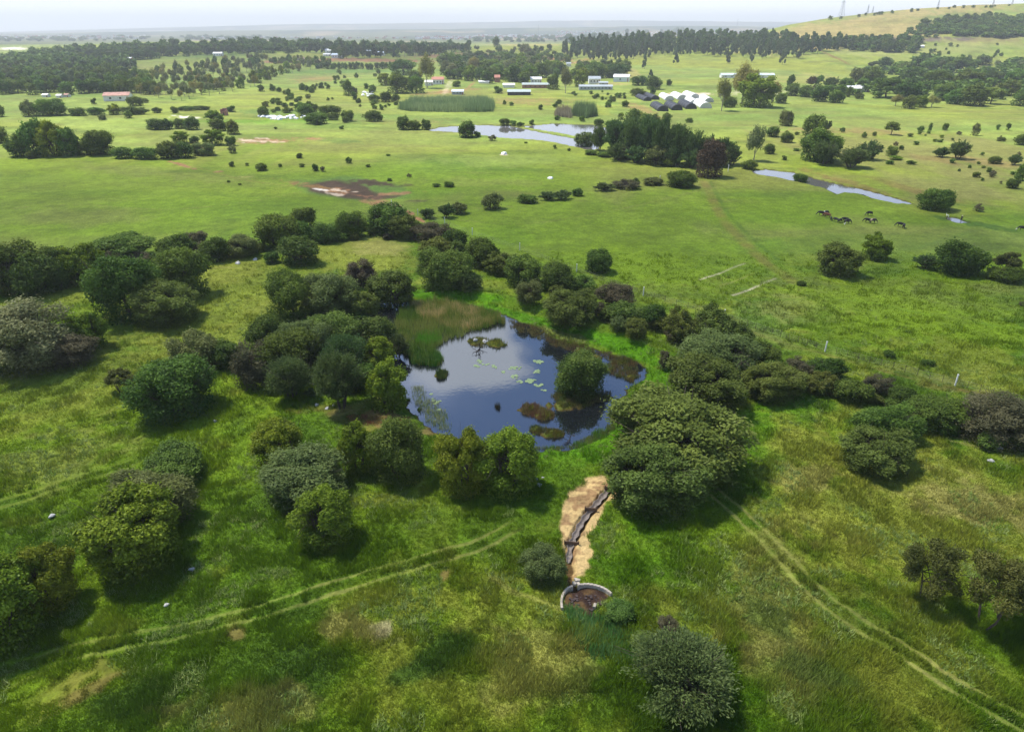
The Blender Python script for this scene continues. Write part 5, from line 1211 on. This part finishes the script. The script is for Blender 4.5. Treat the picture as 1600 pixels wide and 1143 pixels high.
# ------------------------------------------------------------------ pylons, mast, poles
MST = simple('galvanised_steel', (.3, .32, .34), .5, .15, 1.0, .5)
def pylon(x, yb, yt, label, arms=3, wid=.11, name='power_pylon'):
    g = P(x, yb); sc_ = (g[1] * cP - (g[2] - CH) * sP) / F; h = (yb - yt) * sc_
    r = bpy.data.objects.new(name, None); COL.objects.link(r); r.location = g; r.rotation_euler = (0, 0, .5); tag(r, label, 'pylon' if arms else 'mast')
    w = h * wid; t = max(h * .004, .14); ps = []
    for sx in (-1, 1):
        for sy in (-1, 1):
            ps.append(([(sx * w, sy * w, -1), (sx * w * .35, sy * w * .35, h * .62), (sx * w * .12, sy * w * .12, h)], [t * 1.4, t, t * .8]))
    lv = [h * k for k in (0, .16, .3, .42, .53, .63, .74, .86, 1)]
    def ww(z): return w * (1 - .65 * z / (h * .62)) if z < h * .62 else w * (.35 - .23 * (z - h * .62) / (h * .38))
    for a, b in zip(lv, lv[1:]):
        wa, wb = ww(a), ww(b)
        for s in (-1, 1):
            ps.append(([(-wa, s * wa, a), (wb, s * wb, b)], [t * .6] * 2)); ps.append(([(wa, s * wa, a), (-wb, s * wb, b)], [t * .6] * 2))
            ps.append(([(s * wa, -wa, a), (s * wb, wb, b)], [t * .6] * 2)); ps.append(([(s * wa, wa, a), (s * wb, -wb, b)], [t * .6] * 2))
    tv, tf = tube_arrays(ps, 4); link('lattice', new_mesh('lattice', tv, tf, [MST]), r)
    for k in range(arms):
        z = h * (.66 + .13 * k); L = h * (.17 - .03 * k); q = ww(z)
        for s in (-1, 1):
            tv, tf = tube_arrays([([(s * q, -q, z), (s * L, 0, z + h * .01)], [t, t * .6]), ([(s * q, q, z), (s * L, 0, z + h * .01)], [t, t * .6]), ([(s * q, 0, z + h * .035), (s * L, 0, z + h * .01)], [t, t * .6])], 4)
            link('cross_arm', new_mesh('cross_arm', tv, tf, [MST]), r)
pylon(1314, 28, -4, 'tallest lattice power pylon on the hill shoulder')
pylon(1257, 34, 19, 'short faint power pylon low on the hill shoulder', 2)
pylon(1355, 22, 9, 'small power pylon beside the tallest one, first of a close pair', 2)
pylon(1363, 21, 11, 'small power pylon, second of the close pair', 2)
pylon(1465, 13, 1, 'power pylon on the hill crest between bushes', 2)
pylon(1551, 10, -3, 'power pylon on the bushy end of the crest', 2)
pylon(1581, 8, -3, 'power pylon at the picture edge of the crest', 2)
pylon(841, 59, 42, 'thin mast rising from the far town', 0, .04, 'radio_mast')
pylon(1151, 47, 31, 'faint mast beyond the crest wood', 0, .04, 'radio_mast')
# ------------------------------------------------------------------ far town
def town():
    R = random.Random(4); V = []; Fq = []; V2 = []; F2 = []
    for (xa, xb, ya, yb, n) in ((740, 900, 55, 60, 260), (650, 760, 57, 62, 120), (870, 1180, 49, 56, 260), (-20, 230, 56, 61, 150), (300, 640, 58, 61, 60), (1130, 1180, 47, 52, 40)):
        for k in range(n):
            x = R.uniform(xa, xb); y = R.uniform(ya, yb); g = P(x, y)
            if g[1] < 1900: continue
            sc_ = g[1] / F; s = R.uniform(9, 16)
            VV, FFq = (V, Fq) if R.random() < .6 else (V2, F2)
            boxm(VV, FFq, (g[0], g[1], g[2] + 3), (s * R.uniform(.8, 1.6), s, R.uniform(6, 10)), R.uniform(0, 3))
    me = bpy.data.meshes.new('far_town'); n1 = len(V); nf = len(Fq)
    me.from_pydata(V + V2, [], Fq + [[i + n1 for i in f] for f in F2]); me.materials.append(MW); me.materials.append(MRED)
    me.polygons.foreach_set('material_index', [0] * nf + [1] * len(F2)); me.update()
    tag(link('far_town', me), kind='stuff')
town()

# ------------------------------------------------------------------ fence behind the hedgerow
MPOST = simple('white_post', (.8, .79, .76), .6, .06, 3.0); MWOOD = simple('weathered_post', (.16, .12, .085), .9, .3, 5.0); MWIRE = simple('fence_wire', (.25, .22, .2), .5, .1, 3.0, .5)
def fence():
    px = [(612, 322), (653, 337), (695, 350), (738, 367), (812, 391), (901, 425), (1005, 462), (1131, 498), (1289, 549), (1492, 602), (1720, 668)]
    pts = [P(*p) for p in px]
    r = bpy.data.objects.new('wire_fence', None); COL.objects.link(r); r.location = pts[-2]
    tag(r, 'long wire fence with tall white posts running past the hedgerow', 'fence'); o0 = Vector(r.location)
    base = None
    for k, p in enumerate(pts):
        if base is None:
            V = []; Fq = []; boxm(V, Fq, (0, 0, .95), (.17, .17, 1.95)); boxm(V, Fq, (0, 0, 1.96), (.22, .22, .07))
            me = bpy.data.meshes.new('post'); me.from_pydata(V, [], Fq); me.materials.append(MPOST); me.update(); base = me
        link('post', base, r, p - o0)
    tv, tf = tube_arrays([([(0, 0, -.1), (.02, 0, .6), (0, 0, 1.35)], [.035, .032, .03])], 5); dm = new_mesh('dropper', tv, tf, [MWOOD])
    n_ = 0
    for i in (6, 7, 8, 9):
        a, b = pts[i], pts[i + 1]; L = (b - a).length; m_ = int(L / 1.7) if i > 6 else int(L / 2.6)
        for k in range(1, m_):
            if n_ >= 98: break
            q = a.lerp(b, k / m_); q.z = gz(q.x, q.y); link('dropper', dm, r, q - o0); n_ += 1
    for hgt in (.35, .75, 1.15):
        ps = []
        line = []
        for i in range(len(pts) - 1):
            for k in range(8):
                q = pts[i].lerp(pts[i + 1], k / 8); line.append((q.x - o0.x, q.y - o0.y, max(gz(q.x, q.y), 0) + hgt - o0.z))
        tv, tf = tube_arrays([(line, [.012] * len(line))], 4); link('wire', new_mesh('wire', tv, tf, [MWIRE]), r)
fence()
def lone_post(x, yb, hgt, label, m=MPOST):
    o = boxobj('marker_post', [((0, 0, hgt / 2), (.2, .2, hgt)), ((0, 0, hgt + .03), (.26, .26, .06))], m); o.location = P(x, yb); tag(o, label, 'post')
lone_post(1137.5, 268, 2.6, 'pale green-white post beside the rusty brown tree')
lone_post(1031, 284, 2.2, 'white post at the end of the mid field shrubs')

# ------------------------------------------------------------------ straw-mulched channel, check dams, round silt basin
MLIN = simple('wet_channel_lining', (.2, .165, .14), .6, .4, 3.0, .5); MPLK = simple('old_planks', (.14, .09, .06), .85, .3, 6.0); MRIM = simple('pale_concrete_rim', (.46, .4, .32), .85, .25, 5.0, .2, 0, .3)
def channel():
    L_ = smooth_line(DITCH[:6] + [DITCH[6]], 8); V = []; Fq = []
    prof = [(-1.0, .2), (-.75, .08), (-.45, -.04), (0, -.08), (.45, -.04), (.75, .08), (1.0, .2)]
    for i, p in enumerate(L_):
        a = L_[max(i - 1, 0)]; b = L_[min(i + 1, len(L_) - 1)]; t = Vector((b[0] - a[0], b[1] - a[1])).normalized(); s = (-t.y, t.x)
        k = .4 - .1 * i / len(L_) + .1 * math.sin(i * 1.3)
        z0 = .17
        for (u, z) in prof: V.append((p[0] + s[0] * u * k, p[1] + s[1] * u * k, z0 + z - .1))
    m_ = len(prof)
    for i in range(len(L_) - 1):
        for j in range(m_ - 1): q = i * m_ + j; Fq.append((q, q + 1, q + m_ + 1, q + m_))
    me = bpy.data.meshes.new('drain_channel'); me.from_pydata(V, [], Fq); me.materials.append(MLIN); me.update()
    for p in me.polygons: p.use_smooth = True
    o = link('drain_channel', me); md = o.modifiers.new('thick', 'SOLIDIFY'); md.thickness = .05
    tag(o, 'narrow dark lined channel running down through the straw', 'channel')
    for (x, y), w_, lab in (((952, 767), 1.2, 'plank check dam at the top of the straw channel'), ((923, 800), 1.5, 'plank check dam halfway down the straw channel'), ((893, 853), 1.7, 'plank check dam at the lower end of the straw channel')):
        p = P0(x, y); r = bpy.data.objects.new('check_dam', None); COL.objects.link(r); r.location = (p[0], p[1], .25); r.rotation_euler = (0, 0, -.12); tag(r, lab, 'check dam', 'check dams in the channel')
        boxobj('plank', [((0, 0, .3), (w_, .09, .26))], MPLK, r); boxobj('plank', [((.03, .01, .03), (w_ * .9, .09, .25))], MPLK, r)
        for s in (-1, 1): boxobj('stake', [((s * w_ * .46, -.09, .2), (.1, .1, .9))], MPLK, r)
channel()
def basin():
    def arc(pts, name_, wd=.25, hg=.42):
        L_ = smooth_line([P0(*p) for p in pts], 7); V = []; Fq = []; n_ = len(L_)
        for i, p in enumerate(L_):
            a = L_[max(i - 1, 0)]; b = L_[min(i + 1, n_ - 1)]; t = Vector((b[0] - a[0], b[1] - a[1])).normalized(); s = (-t.y, t.x)
            jit = .03 * math.sin(i * 2.3)
            for (u, z) in ((-wd / 2, -.2), (-wd / 2, hg + jit), (-wd / 2 + .05, hg + .05 + jit), (wd / 2 - .05, hg + .05 + jit), (wd / 2, hg + jit), (wd / 2, -.2)): V.append((p[0] + s[0] * u, p[1] + s[1] * u, .25 + z))
        for i in range(n_ - 1):
            for j in range(5): q = i * 6 + j; Fq.append((q, q + 6, q + 7, q + 1))
        Fq.append(tuple(range(6))); Fq.append(tuple(range((n_ - 1) * 6 + 5, (n_ - 1) * 6 - 1, -1)))
        me = bpy.data.meshes.new(name_); me.from_pydata(V, [], Fq); me.materials.append(MRIM); me.update(); return me
    r = bpy.data.objects.new('silt_basin', None); COL.objects.link(r); tag(r, 'round silt basin with a pale curved wall at the end of the straw channel', 'basin')
    link('curved_wall', arc([(878, 957), (877, 945), (880, 934), (886, 926), (894, 922)], 'curved_wall'), r)
    link('curved_wall', arc([(902, 921), (915, 919), (930, 921), (944, 926), (955, 934)], 'curved_wall'), r)
    link('low_wall', arc([(928, 954), (930, 948)], 'low_wall', .3, .3), r)
    R = random.Random(3)
    rocks = []
    for k in range(46):
        x = R.uniform(882, 944); y = R.uniform(930, 955)
        if ((x - 912) / 33) ** 2 + ((y - 944) / 16) ** 2 > 1: continue
        p = P(x, y); s = R.uniform(.1, .28); rocks.append(((p[0], p[1], p[2] + s * .2), (s, s * .8, s * .5), R.uniform(0, 3)))
    tag(boxobj('rubble', rocks, simple('dark_rubble', (.07, .05, .045), .9, .4, 4.0), r), None)
    bpy.data.objects['rubble']['kind'] = 'stuff'
    p = P0(897, 917); rr3 = [((p[0] + R.uniform(-.5, .5), p[1] + R.uniform(-.4, .4), .5 + R.uniform(0, .2)), (R.uniform(.25, .5), .3, .25), R.uniform(0, 3)) for _ in range(6)]
    boxobj('inlet_stones', rr3, MRIM, r, .05)
basin()

# ------------------------------------------------------------------ rocks, litter, lily pads, snag
def rock_mesh(seed, m):
    R = np.random.RandomState(seed); import bmesh
    bm = bmesh.new(); bmesh.ops.create_icosphere(bm, subdivisions=2, radius=1)
    for v in bm.verts:
        q = v.co; f = 1 + .35 * math.sin(q.x * 3 + seed) * math.cos(q.y * 2.6 + seed) + R.uniform(-.08, .08); v.co = Vector((q.x * f, q.y * f * .8, q.z * f * .55))
    me = bpy.data.meshes.new('stone'); bm.to_mesh(me); bm.free(); me.materials.append(m); return me
MROCK = simple('pale_stone', (.5, .49, .46), .85, .25, 3.0); MLIT = simple('white_plastic', (.75, .76, .78), .5, .1, 3.0)
rk = [rock_mesh(s, MROCK) for s in (1, 2, 3)]
def stone(x, y, s, lab, grp='stones in the grass', m=None, cat='stone', nm='stone'):
    o = link(nm, m or rk[rnd.randrange(3)]); p = P(x, y); o.location = (p[0], p[1], max(p[2], 0) + s * .1); o.scale = (s, s, s); o.rotation_euler = (0, 0, rnd.uniform(0, 6)); tag(o, lab, cat, grp)
for a in [(838, 749, .28, 'pale stone below the bright trees on the near shore'), (843, 758, .38, 'larger pale stone just below the other near-shore one'), (848, 746, .2, 'small pale stone near the bright shore trees'), (495, 632, .4, 'white stone at the foot of the fan-shaped bush'), (511, 638, .35, 'grey stone beside the white one under the fan-shaped bush'), (521, 634, .3, 'third stone under the fan-shaped bush'),
          (336, 658, .35, 'white stone on the left meadow under the big dark dome'), (300, 890, .35, 'white stone in the long grass of the lower slope'), (372, 412, .8, 'pale flat stone in the paddock'), (399, 406, .7, 'pale flat stone by the little dark bush'), (82, 808, .35, 'grey stone heap beside the meadow track'), (260, 945, .3, 'small reddish stone by the lower slope'),
          (743, 531, .5, 'pale boulder on the little pond islet by the snag'), (758, 543, .75, 'tan boulder on the edge of the little pond islet'), (619, 543, .35, 'pale stone on the reed edge of the pond'), (1560, 700, .5, 'pale rock beside the right-hand track'), (1548, 720, .4, 'small rock near the right-hand track')]:
    stone(*a)
lit = rock_mesh(5, MLIT)
R5 = random.Random(9); i5 = 0
for (xa, xb, ya, yb, n_, place) in ((406, 420, 182, 184, 7, 'at the near end of the litter strip'), (422, 442, 182, 187, 20, 'in the thick of the litter strip'), (442, 478, 181, 186, 16, 'at the far end of the litter strip'), (566, 583, 144, 151, 16, 'of the heap by the pasture trees')):
    xs = sorted(R5.uniform(xa, xb) for _ in range(n_))
    for k, x in enumerate(xs):
        stone(x, R5.uniform(ya, yb), R5.uniform(.9, 2.0), 'white lump, %s from left %s' % (ordw(k + 1), place), 'white litter lumps', lit, 'litter', 'litter_lump')
stone(787, 241, 1.6, 'white flat slab lying on the field below the lake', None, lit, 'slab', 'white_slab')
stone(860, 279, 1.1, 'white block lying on the field above the hedge', None, lit, 'block', 'white_block')

MPAD = simple('lily_leaf', (.22, .3, .12), .4, .25, 3.0, .5)
def pad_mesh():
    V = [(0, 0, 0)]; n_ = 14
    for k in range(n_): th = .22 + (2 * math.pi - .44) * k / (n_ - 1); V.append((math.cos(th), math.sin(th), .02 * math.sin(3 * th)))
    me = bpy.data.meshes.new('lily_pad'); me.from_pydata(V, [], [(0, k, k + 1) for k in range(1, n_)]); me.materials.append(MPAD); me.update(); return me
pm = pad_mesh(); R6 = random.Random(12)
for (cx, cyy, rx, ry, n_, place) in ((749, 564, 4, 3.5, 8, 'in the loose ring below the snag'), (745, 571, 5, 2, 7, 'in the row under the snag ring'), (758, 568, 6, 3, 6, 'in the ring beside the snag'), (771, 573, 7, 2, 6, 'in the thin string after the snag ring'), (787, 580, 3, 1.5, 4, 'in the tiny group in mid pond'),
                                      (806, 575, 7, 2.5, 12, 'in the lens-shaped patch in mid pond'), (842, 565, 9, 2.6, 14, 'in the patch nearest the dam side'), (839, 580, 6, 4, 11, 'in the patch beside the islet bush'), (804, 589, 5, 5, 14, 'in the dense knot in mid pond'), (818, 596, 12, 2, 12, 'in the string joining the dense knots'), (830, 594, 9, 4, 16, 'in the broad patch before the islet bush'), (842, 602, 6, 2.4, 10, 'in the lowest dense patch'), (851, 610, 4, 1, 3, 'trailing below the lowest dense patch'), (680, 628, 14, 14, 8, 'scattered along the reedy near shore')):
    q = sorted((R6.gauss(cx, rx * .5), R6.gauss(cyy, ry * .5)) for _ in range(n_))
    for k, (x, y) in enumerate(q):
        p = P0(x, y); o = link('lily_pad', pm); s = R6.uniform(.16, .34); o.location = (p[0], p[1], .02 + .002 * k); o.scale = (s, s, s); o.rotation_euler = (0, 0, R6.uniform(0, 6))
        tag(o, 'pale green lily pad, %s from the left %s' % (ordw(k + 1), place), 'lily pad', 'lily pads on the pond')
def snag(x, y, s, label, seed):
    R = np.random.RandomState(seed); ps = []
    p = P0(x, y)
    def br(a, d, L, r, dep):
        b = a + d * L; m_ = (a + b) / 2 + R.normal(size=3) * L * .08; ps.append(([a, m_, b], [r, r * .8, r * .6]))
        if dep:
            for k in range(3):
                e = d + R.normal(size=3) * .6; e[2] = abs(e[2]) * .8 + .1; br(b if k else m_, e / np.linalg.norm(e), L * .68, r * .55, dep - 1)
    br(np.array([0, 0, -.3]), np.array([.1, 0, 1.0]), s * .5, .11 * s / 2, 3)
    br(np.array([0, 0, -.05]), np.array([-.3, -.9, .12]), s * .6, .1 * s / 2, 2)
    tv, tf = tube_arrays(ps, 5); o = link('dead_snag', new_mesh('dead_snag', tv, tf, [simple('dead_wood', (.06, .048, .04), .9, .3, 5.0)], smooth=True)); o.location = (p[0], p[1], 0); tag(o, label, 'snag')
snag(749, 545, 2.2, 'forked dead snag leaning off the little pond islet', 4)
snag(890, 686, 1.6, 'thin dead branch standing in the near shallows', 8)
# ------------------------------------------------------------------ cattle, person, egrets
def skinned(name, joints, edges, m, sub=2):
    me = bpy.data.meshes.new(name + '_cage'); me.from_pydata([j[:3] for j in joints], edges, []); me.update()
    o = bpy.data.objects.new(name, me); COL.objects.link(o)
    sk = o.modifiers.new('skin', 'SKIN'); sk.use_smooth_shade = True
    for v, j in zip(me.skin_vertices[0].data, joints): v.radius = (j[3], j[4] if len(j) > 4 else j[3])
    me.skin_vertices[0].data[0].use_root = True
    ss = o.modifiers.new('sub', 'SUBSURF'); ss.levels = sub; ss.render_levels = sub
    dg = bpy.context.evaluated_depsgraph_get(); ev = o.evaluated_get(dg); nm = bpy.data.meshes.new_from_object(ev)
    o.modifiers.clear(); o.data = nm; nm.name = name; nm.materials.clear(); nm.materials.append(m)
    return o
def hide_mat(name, c1, c2, cut):
    m, t, o = mat(name); b = nd(t, 'ShaderNodeBsdfPrincipled'); b.inputs['Roughness'].default_value = .7
    tc_ = nd(t, 'ShaderNodeTexCoord'); n = nd(t, 'ShaderNodeTexNoise'); n.inputs['Scale'].default_value = 1.3
    t.links.new(tc_.outputs['Object'], n.inputs['Vector']); s = nd(t, 'ShaderNodeMapRange'); s.inputs[1].default_value = cut; s.inputs[2].default_value = cut + .03
    t.links.new(n.outputs[0], s.inputs[0]); mx = nd(t, 'ShaderNodeMix', data_type='RGBA'); mx.inputs[6].default_value = (*c1, 1); mx.inputs[7].default_value = (*c2, 1)
    t.links.new(s.outputs[0], mx.inputs[0]); t.links.new(mx.outputs[2], b.inputs['Base Color']); t.links.new(b.outputs[0], o.inputs[0]); return m
HB = hide_mat('black_hide', (.012, .011, .011), (.02, .018, .017), .5); HBW = hide_mat('black_and_white_hide', (.012, .011, .011), (.7, .66, .6), .56); HR = hide_mat('red_brown_hide', (.16, .055, .025), (.2, .08, .04), .5); HT = hide_mat('tan_backed_hide', (.03, .024, .02), (.36, .26, .17), .52)
CB = [(-.75, 0, 1.12, .3, .34), (-.2, 0, 1.08, .36, .42), (.45, 0, 1.12, .33, .42), (.8, 0, 1.22, .22, .3), (1.12, 0, .95, .15, .2), (1.38, 0, .6, .13, .15), (1.55, 0, .3, .1, .1), (1.66, 0, .16, .075, .075),
      (-.8, .2, .85, .16, .2), (-.84, .22, .5, .075, .09), (-.78, .22, .06, .06, .06), (-.8, -.2, .85, .16, .2), (-.72, -.22, .5, .075, .09), (-.66, -.22, .06, .06, .06),
      (.55, .2, .8, .13, .16), (.6, .22, .42, .065, .07), (.58, .22, .06, .055, .055), (.55, -.2, .8, .13, .16), (.5, -.22, .42, .065, .07), (.48, -.22, .06, .055, .055),
      (-1.0, 0, 1.2, .04, .04), (-1.08, 0, .75, .025, .025), (-1.08, 0, .45, .05, .05)]
CE = [(1, 0), (1, 2), (2, 3), (3, 4), (4, 5), (5, 6), (6, 7), (0, 8), (8, 9), (9, 10), (0, 11), (11, 12), (12, 13), (2, 14), (14, 15), (15, 16), (2, 17), (17, 18), (18, 19), (0, 20), (20, 21), (21, 22)]
cow0 = skinned('cow', CB, CE, HB, 2)
MHORN = simple('horn', (.4, .36, .3), .5, .1, 4.0)
tv, tf = tube_arrays([([(1.42, .1, .66), (1.4, .28, .72), (1.44, .34, .86)], [.035, .028, .01]), ([(1.42, -.1, .66), (1.4, -.28, .72), (1.44, -.34, .86)], [.035, .028, .01])], 5)
horn_me = new_mesh('horns', tv, tf, [MHORN]); tv, tf = tube_arrays([([(1.36, .1, .6), (1.3, .3, .56)], [.05, .02]), ([(1.36, -.1, .6), (1.3, -.3, .56)], [.05, .02])], 4)
ear_me = new_mesh('ears', tv, tf, [HB])
COWM = {}
for k, m_ in (('b', HB), ('w', HBW), ('r', HR), ('t', HT)):
    q = cow0.data.copy(); q.materials.clear(); q.materials.append(m_); COWM[k] = q
first = True
for (x, y, kd, rz, s, lab) in [(1283, 337, 'b', 2.9, 1.0, 'black cow at the head of the grazing line'), (1289, 336.5, 'w', .3, 1.0, 'black cow with a white-patched back behind the leading one'), (1292, 340, 'r', 2.6, 1.0, 'red-brown cow in the grazing line'), (1298, 344, 'b', 1.2, .72, 'black calf just below the red-brown cow'),
                              (1306, 346.5, 'b', 2.2, .85, 'black cow in the middle of the grazing line, nearest the calf'), (1311.5, 348, 'b', .6, .85, 'black cow facing away in the middle of the line'), (1320, 346.5, 'b', 3.0, .95, 'black cow behind at the tail of the grazing line'), (1323, 349.5, 'b', .1, .95, 'black cow last in the grazing line beside an egret'),
                              (1358, 337, 'b', 3.3, .95, 'black cow grazing apart above the tan-backed one'), (1355.5, 348, 'b', 2.5, .95, 'black cow touching the tan-backed cow'), (1363, 349, 't', .1, 1.0, 'dark cow with a tan back'), (1406, 354.5, 'b', 2.7, .95, 'black cow with raised shoulders in the pair by itself'), (1411.5, 356.5, 'b', 1.0, .9, 'black cow on the lower side of the pair by itself'),
                              (1597, 361, 'w', 2.7, 1.0, 'black and white cow at the very edge of the picture')]:
    if first: o = cow0; first = False
    else: o = cow0.copy(); COL.objects.link(o)
    o.data = COWM[kd]; p = P(x, y); o.location = (p[0], p[1], p[2] + .05); o.rotation_euler = (0, 0, rz); o.scale = (s, s, s)
    link('horns', horn_me, o); link('ears', ear_me, o)
    tag(o, lab, 'cow', 'cattle grazing on the field')
MFEA = simple('white_feathers', (.8, .8, .78), .8, .05, 3.0); MBEAK = simple('yellow_beak', (.5, .35, .05), .5, .1, 3.0)
eg0 = skinned('egret', [(0, 0, .33, .09), (-.12, 0, .3, .06), (-.24, 0, .25, .02), (.1, 0, .4, .06), (.15, 0, .52, .03), (.13, 0, .62, .028), (.2, 0, .66, .035), (0, .03, .2, .02), (0, .03, .01, .012), (0, -.03, .2, .02), (0, -.03, .01, .012)], [(0, 1), (1, 2), (0, 3), (3, 4), (4, 5), (5, 6), (0, 7), (7, 8), (0, 9), (9, 10)], MFEA, 1)
tv, tf = tube_arrays([([(.22, 0, .66), (.34, 0, .64)], [.018, .004])], 4); bk = new_mesh('beak', tv, tf, [MBEAK])
for i, (x, y, lab) in enumerate([(1319.5, 351.5, 'white egret beside the tail of the grazing line'), (1479, 338, 'white egret at the upper side of the small pool'), (1481.5, 339.5, 'white egret closer to the small pool'), (1463, 325, 'white egret under the round stream tree')]):
    o = eg0 if i == 0 else eg0.copy()
    if i: COL.objects.link(o)
    p = P(x, y); o.location = p; o.scale = (1.4,) * 3; o.rotation_euler = (0, 0, i * 1.7); link('beak', bk, o); tag(o, lab, 'bird', 'egrets')
MSK = simple('brown_skin', (.12, .065, .04), .6, .1, 5.0); MCL = simple('black_cloth', (.02, .02, .024), .9, .2, 6.0); MTR = simple('dark_trousers', (.025, .028, .04), .9, .2, 6.0); MHAT = simple('cream_hat', (.62, .55, .4), .8, .1, 6.0)
def person(x, y, rz):
    J = [(0, 0, .98, .14, .11), (0, 0, 1.18, .13, .1), (0, 0, 1.4, .15, .1), (0, 0, 1.52, .055, .055), (0, .015, 1.6, .075, .085), (0, .01, 1.72, .07, .08),
         (.19, 0, 1.42, .055, .055), (.25, -.02, 1.16, .042, .042), (.24, .1, .94, .033, .033), (.24, .13, .86, .03, .02), (-.19, 0, 1.42, .055, .055), (-.25, -.02, 1.16, .042, .042), (-.24, .08, .93, .033, .033), (-.24, .1, .85, .03, .02),
         (.1, 0, .88, .09, .1), (.12, .02, .5, .062, .065), (.12, -.02, .1, .045, .05), (.13, .12, .04, .045, .03), (-.1, 0, .88, .09, .1), (-.12, .03, .5, .062, .065), (-.12, 0, .1, .045, .05), (-.13, .14, .04, .045, .03)]
    E = [(0, 1), (1, 2), (2, 3), (3, 4), (4, 5), (2, 6), (6, 7), (7, 8), (8, 9), (2, 10), (10, 11), (11, 12), (12, 13), (0, 14), (14, 15), (15, 16), (16, 17), (0, 18), (18, 19), (19, 20), (20, 21)]
    o = skinned('person', J, E, MSK, 2)
    sh = skinned('shirt', [(0, 0, .96, .165, .135), (0, 0, 1.18, .155, .125), (0, 0, 1.4, .17, .125), (.19, 0, 1.425, .075, .075), (.25, -.02, 1.16, .06, .06), (.245, .06, 1.02, .055, .055), (-.19, 0, 1.425, .075, .075), (-.25, -.02, 1.16, .06, .06), (-.245, .05, 1.02, .055, .055)], [(0, 1), (1, 2), (2, 3), (3, 4), (4, 5), (2, 6), (6, 7), (7, 8)], MCL, 2)
    trz = skinned('trousers', [(0, 0, .98, .16, .13), (.1, 0, .86, .11, .12), (.12, .02, .5, .08, .085), (.12, -.02, .14, .07, .075), (-.1, 0, .86, .11, .12), (-.12, .03, .5, .08, .085), (-.12, 0, .14, .07, .075)], [(0, 1), (1, 2), (2, 3), (0, 4), (4, 5), (5, 6)], MTR, 2)
    V = []; Fq = []; n_ = 16
    prof = [(.19, 1.735), (.2, 1.745), (.1, 1.765), (.09, 1.84), (.05, 1.87), (.001, 1.87)]
    for (rr_2, z) in prof:
        for k in range(n_): V.append((math.cos(2 * math.pi * k / n_) * rr_2, math.sin(2 * math.pi * k / n_) * rr_2, z))
    for i in range(len(prof) - 1):
        for k in range(n_): Fq.append((i * n_ + k, i * n_ + (k + 1) % n_, (i + 1) * n_ + (k + 1) % n_, (i + 1) * n_ + k))
    Fq.append(tuple(range(n_ - 1, -1, -1)))
    me = bpy.data.meshes.new('hat'); me.from_pydata(V, [], Fq); me.materials.append(MHAT); me.update(); hat = link('hat', me)
    for c_ in (sh, trz, hat): c_.parent = o
    p = P(x, y); o.location = (p[0], p[1], max(p[2], 0) - .02); o.rotation_euler = (0, 0, rz)
    tag(o, 'person in dark clothes and a pale hat standing at the small pool', 'person')
person(1501, 347, 2.4)

# ------------------------------------------------------------------ clouds overhead (outside the haze) that shade the land
MC = cloud_mat()
def cloud(gx_, gy_, rx, ry, rz_, seed, alt=900.0):
    """gx_, gy_: the ground point its shadow falls on"""
    import bmesh
    k = alt / to_sun.z; cx_, cy_ = gx_ + to_sun.x * k, gy_ + to_sun.y * k
    bm = bmesh.new(); bmesh.ops.create_icosphere(bm, subdivisions=5, radius=1)
    V = np.array([v.co[:] for v in bm.verts]); R = np.random.RandomState(seed); off = np.zeros(len(V)); 
    for fq, am in ((1.7, .3), (3.6, .17), (8.0, .08)):
        ph = R.uniform(0, 6, 9); off += am * np.sin(V[:, 0] * fq + ph[0] + 1.3 * np.sin(V[:, 1] * fq + ph[1])) * np.cos(V[:, 1] * fq * 1.1 + ph[2]) + am * .5 * np.sin(V[:, 2] * fq * 2 + ph[3])
    th = sstep(1.0, .45, np.hypot(V[:, 0], V[:, 1]))
    V = V * (1 + off)[:, None]
    for v, c in zip(bm.verts, V): v.co = (c[0] * rx, c[1] * ry, (c[2] * rz_ if c[2] > 0 else c[2] * rz_ * .3))
    me = bpy.data.meshes.new('cloud'); bm.to_mesh(me); bm.free(); me.materials.append(MC)
    A = me.attributes.new('thick', 'FLOAT', 'POINT'); A.data.foreach_set('value', th.astype(np.float32))
    for p in me.polygons: p.use_smooth = True
    o = link('cloud', me); o.location = (cx_, cy_, alt); tag(o, kind='structure')
cloud(-20, 95, 520, 260, 60, 1)
cloud(-420, 1500, 520, 700, 90, 2)
cloud(520, 470, 260, 60, 40, 3)
# ------------------------------------------------------------------ haze
m, t, o = mat('haze_air')
pv = nd(t, 'ShaderNodeVolumePrincipled'); pv.inputs['Color'].default_value = (.91, .96, 1, 1); pv.inputs['Density'].default_value = .00014; pv.inputs['Density Attribute'].default_value = ''
pv.inputs['Anisotropy'].default_value = .1
t.links.new(pv.outputs[0], o.inputs['Volume'])
hzo = boxobj('haze', [((0, 0, 137), (35200, 35200, 326))], m); tag(hzo, kind='stuff')
print('objects', len(bpy.data.objects))
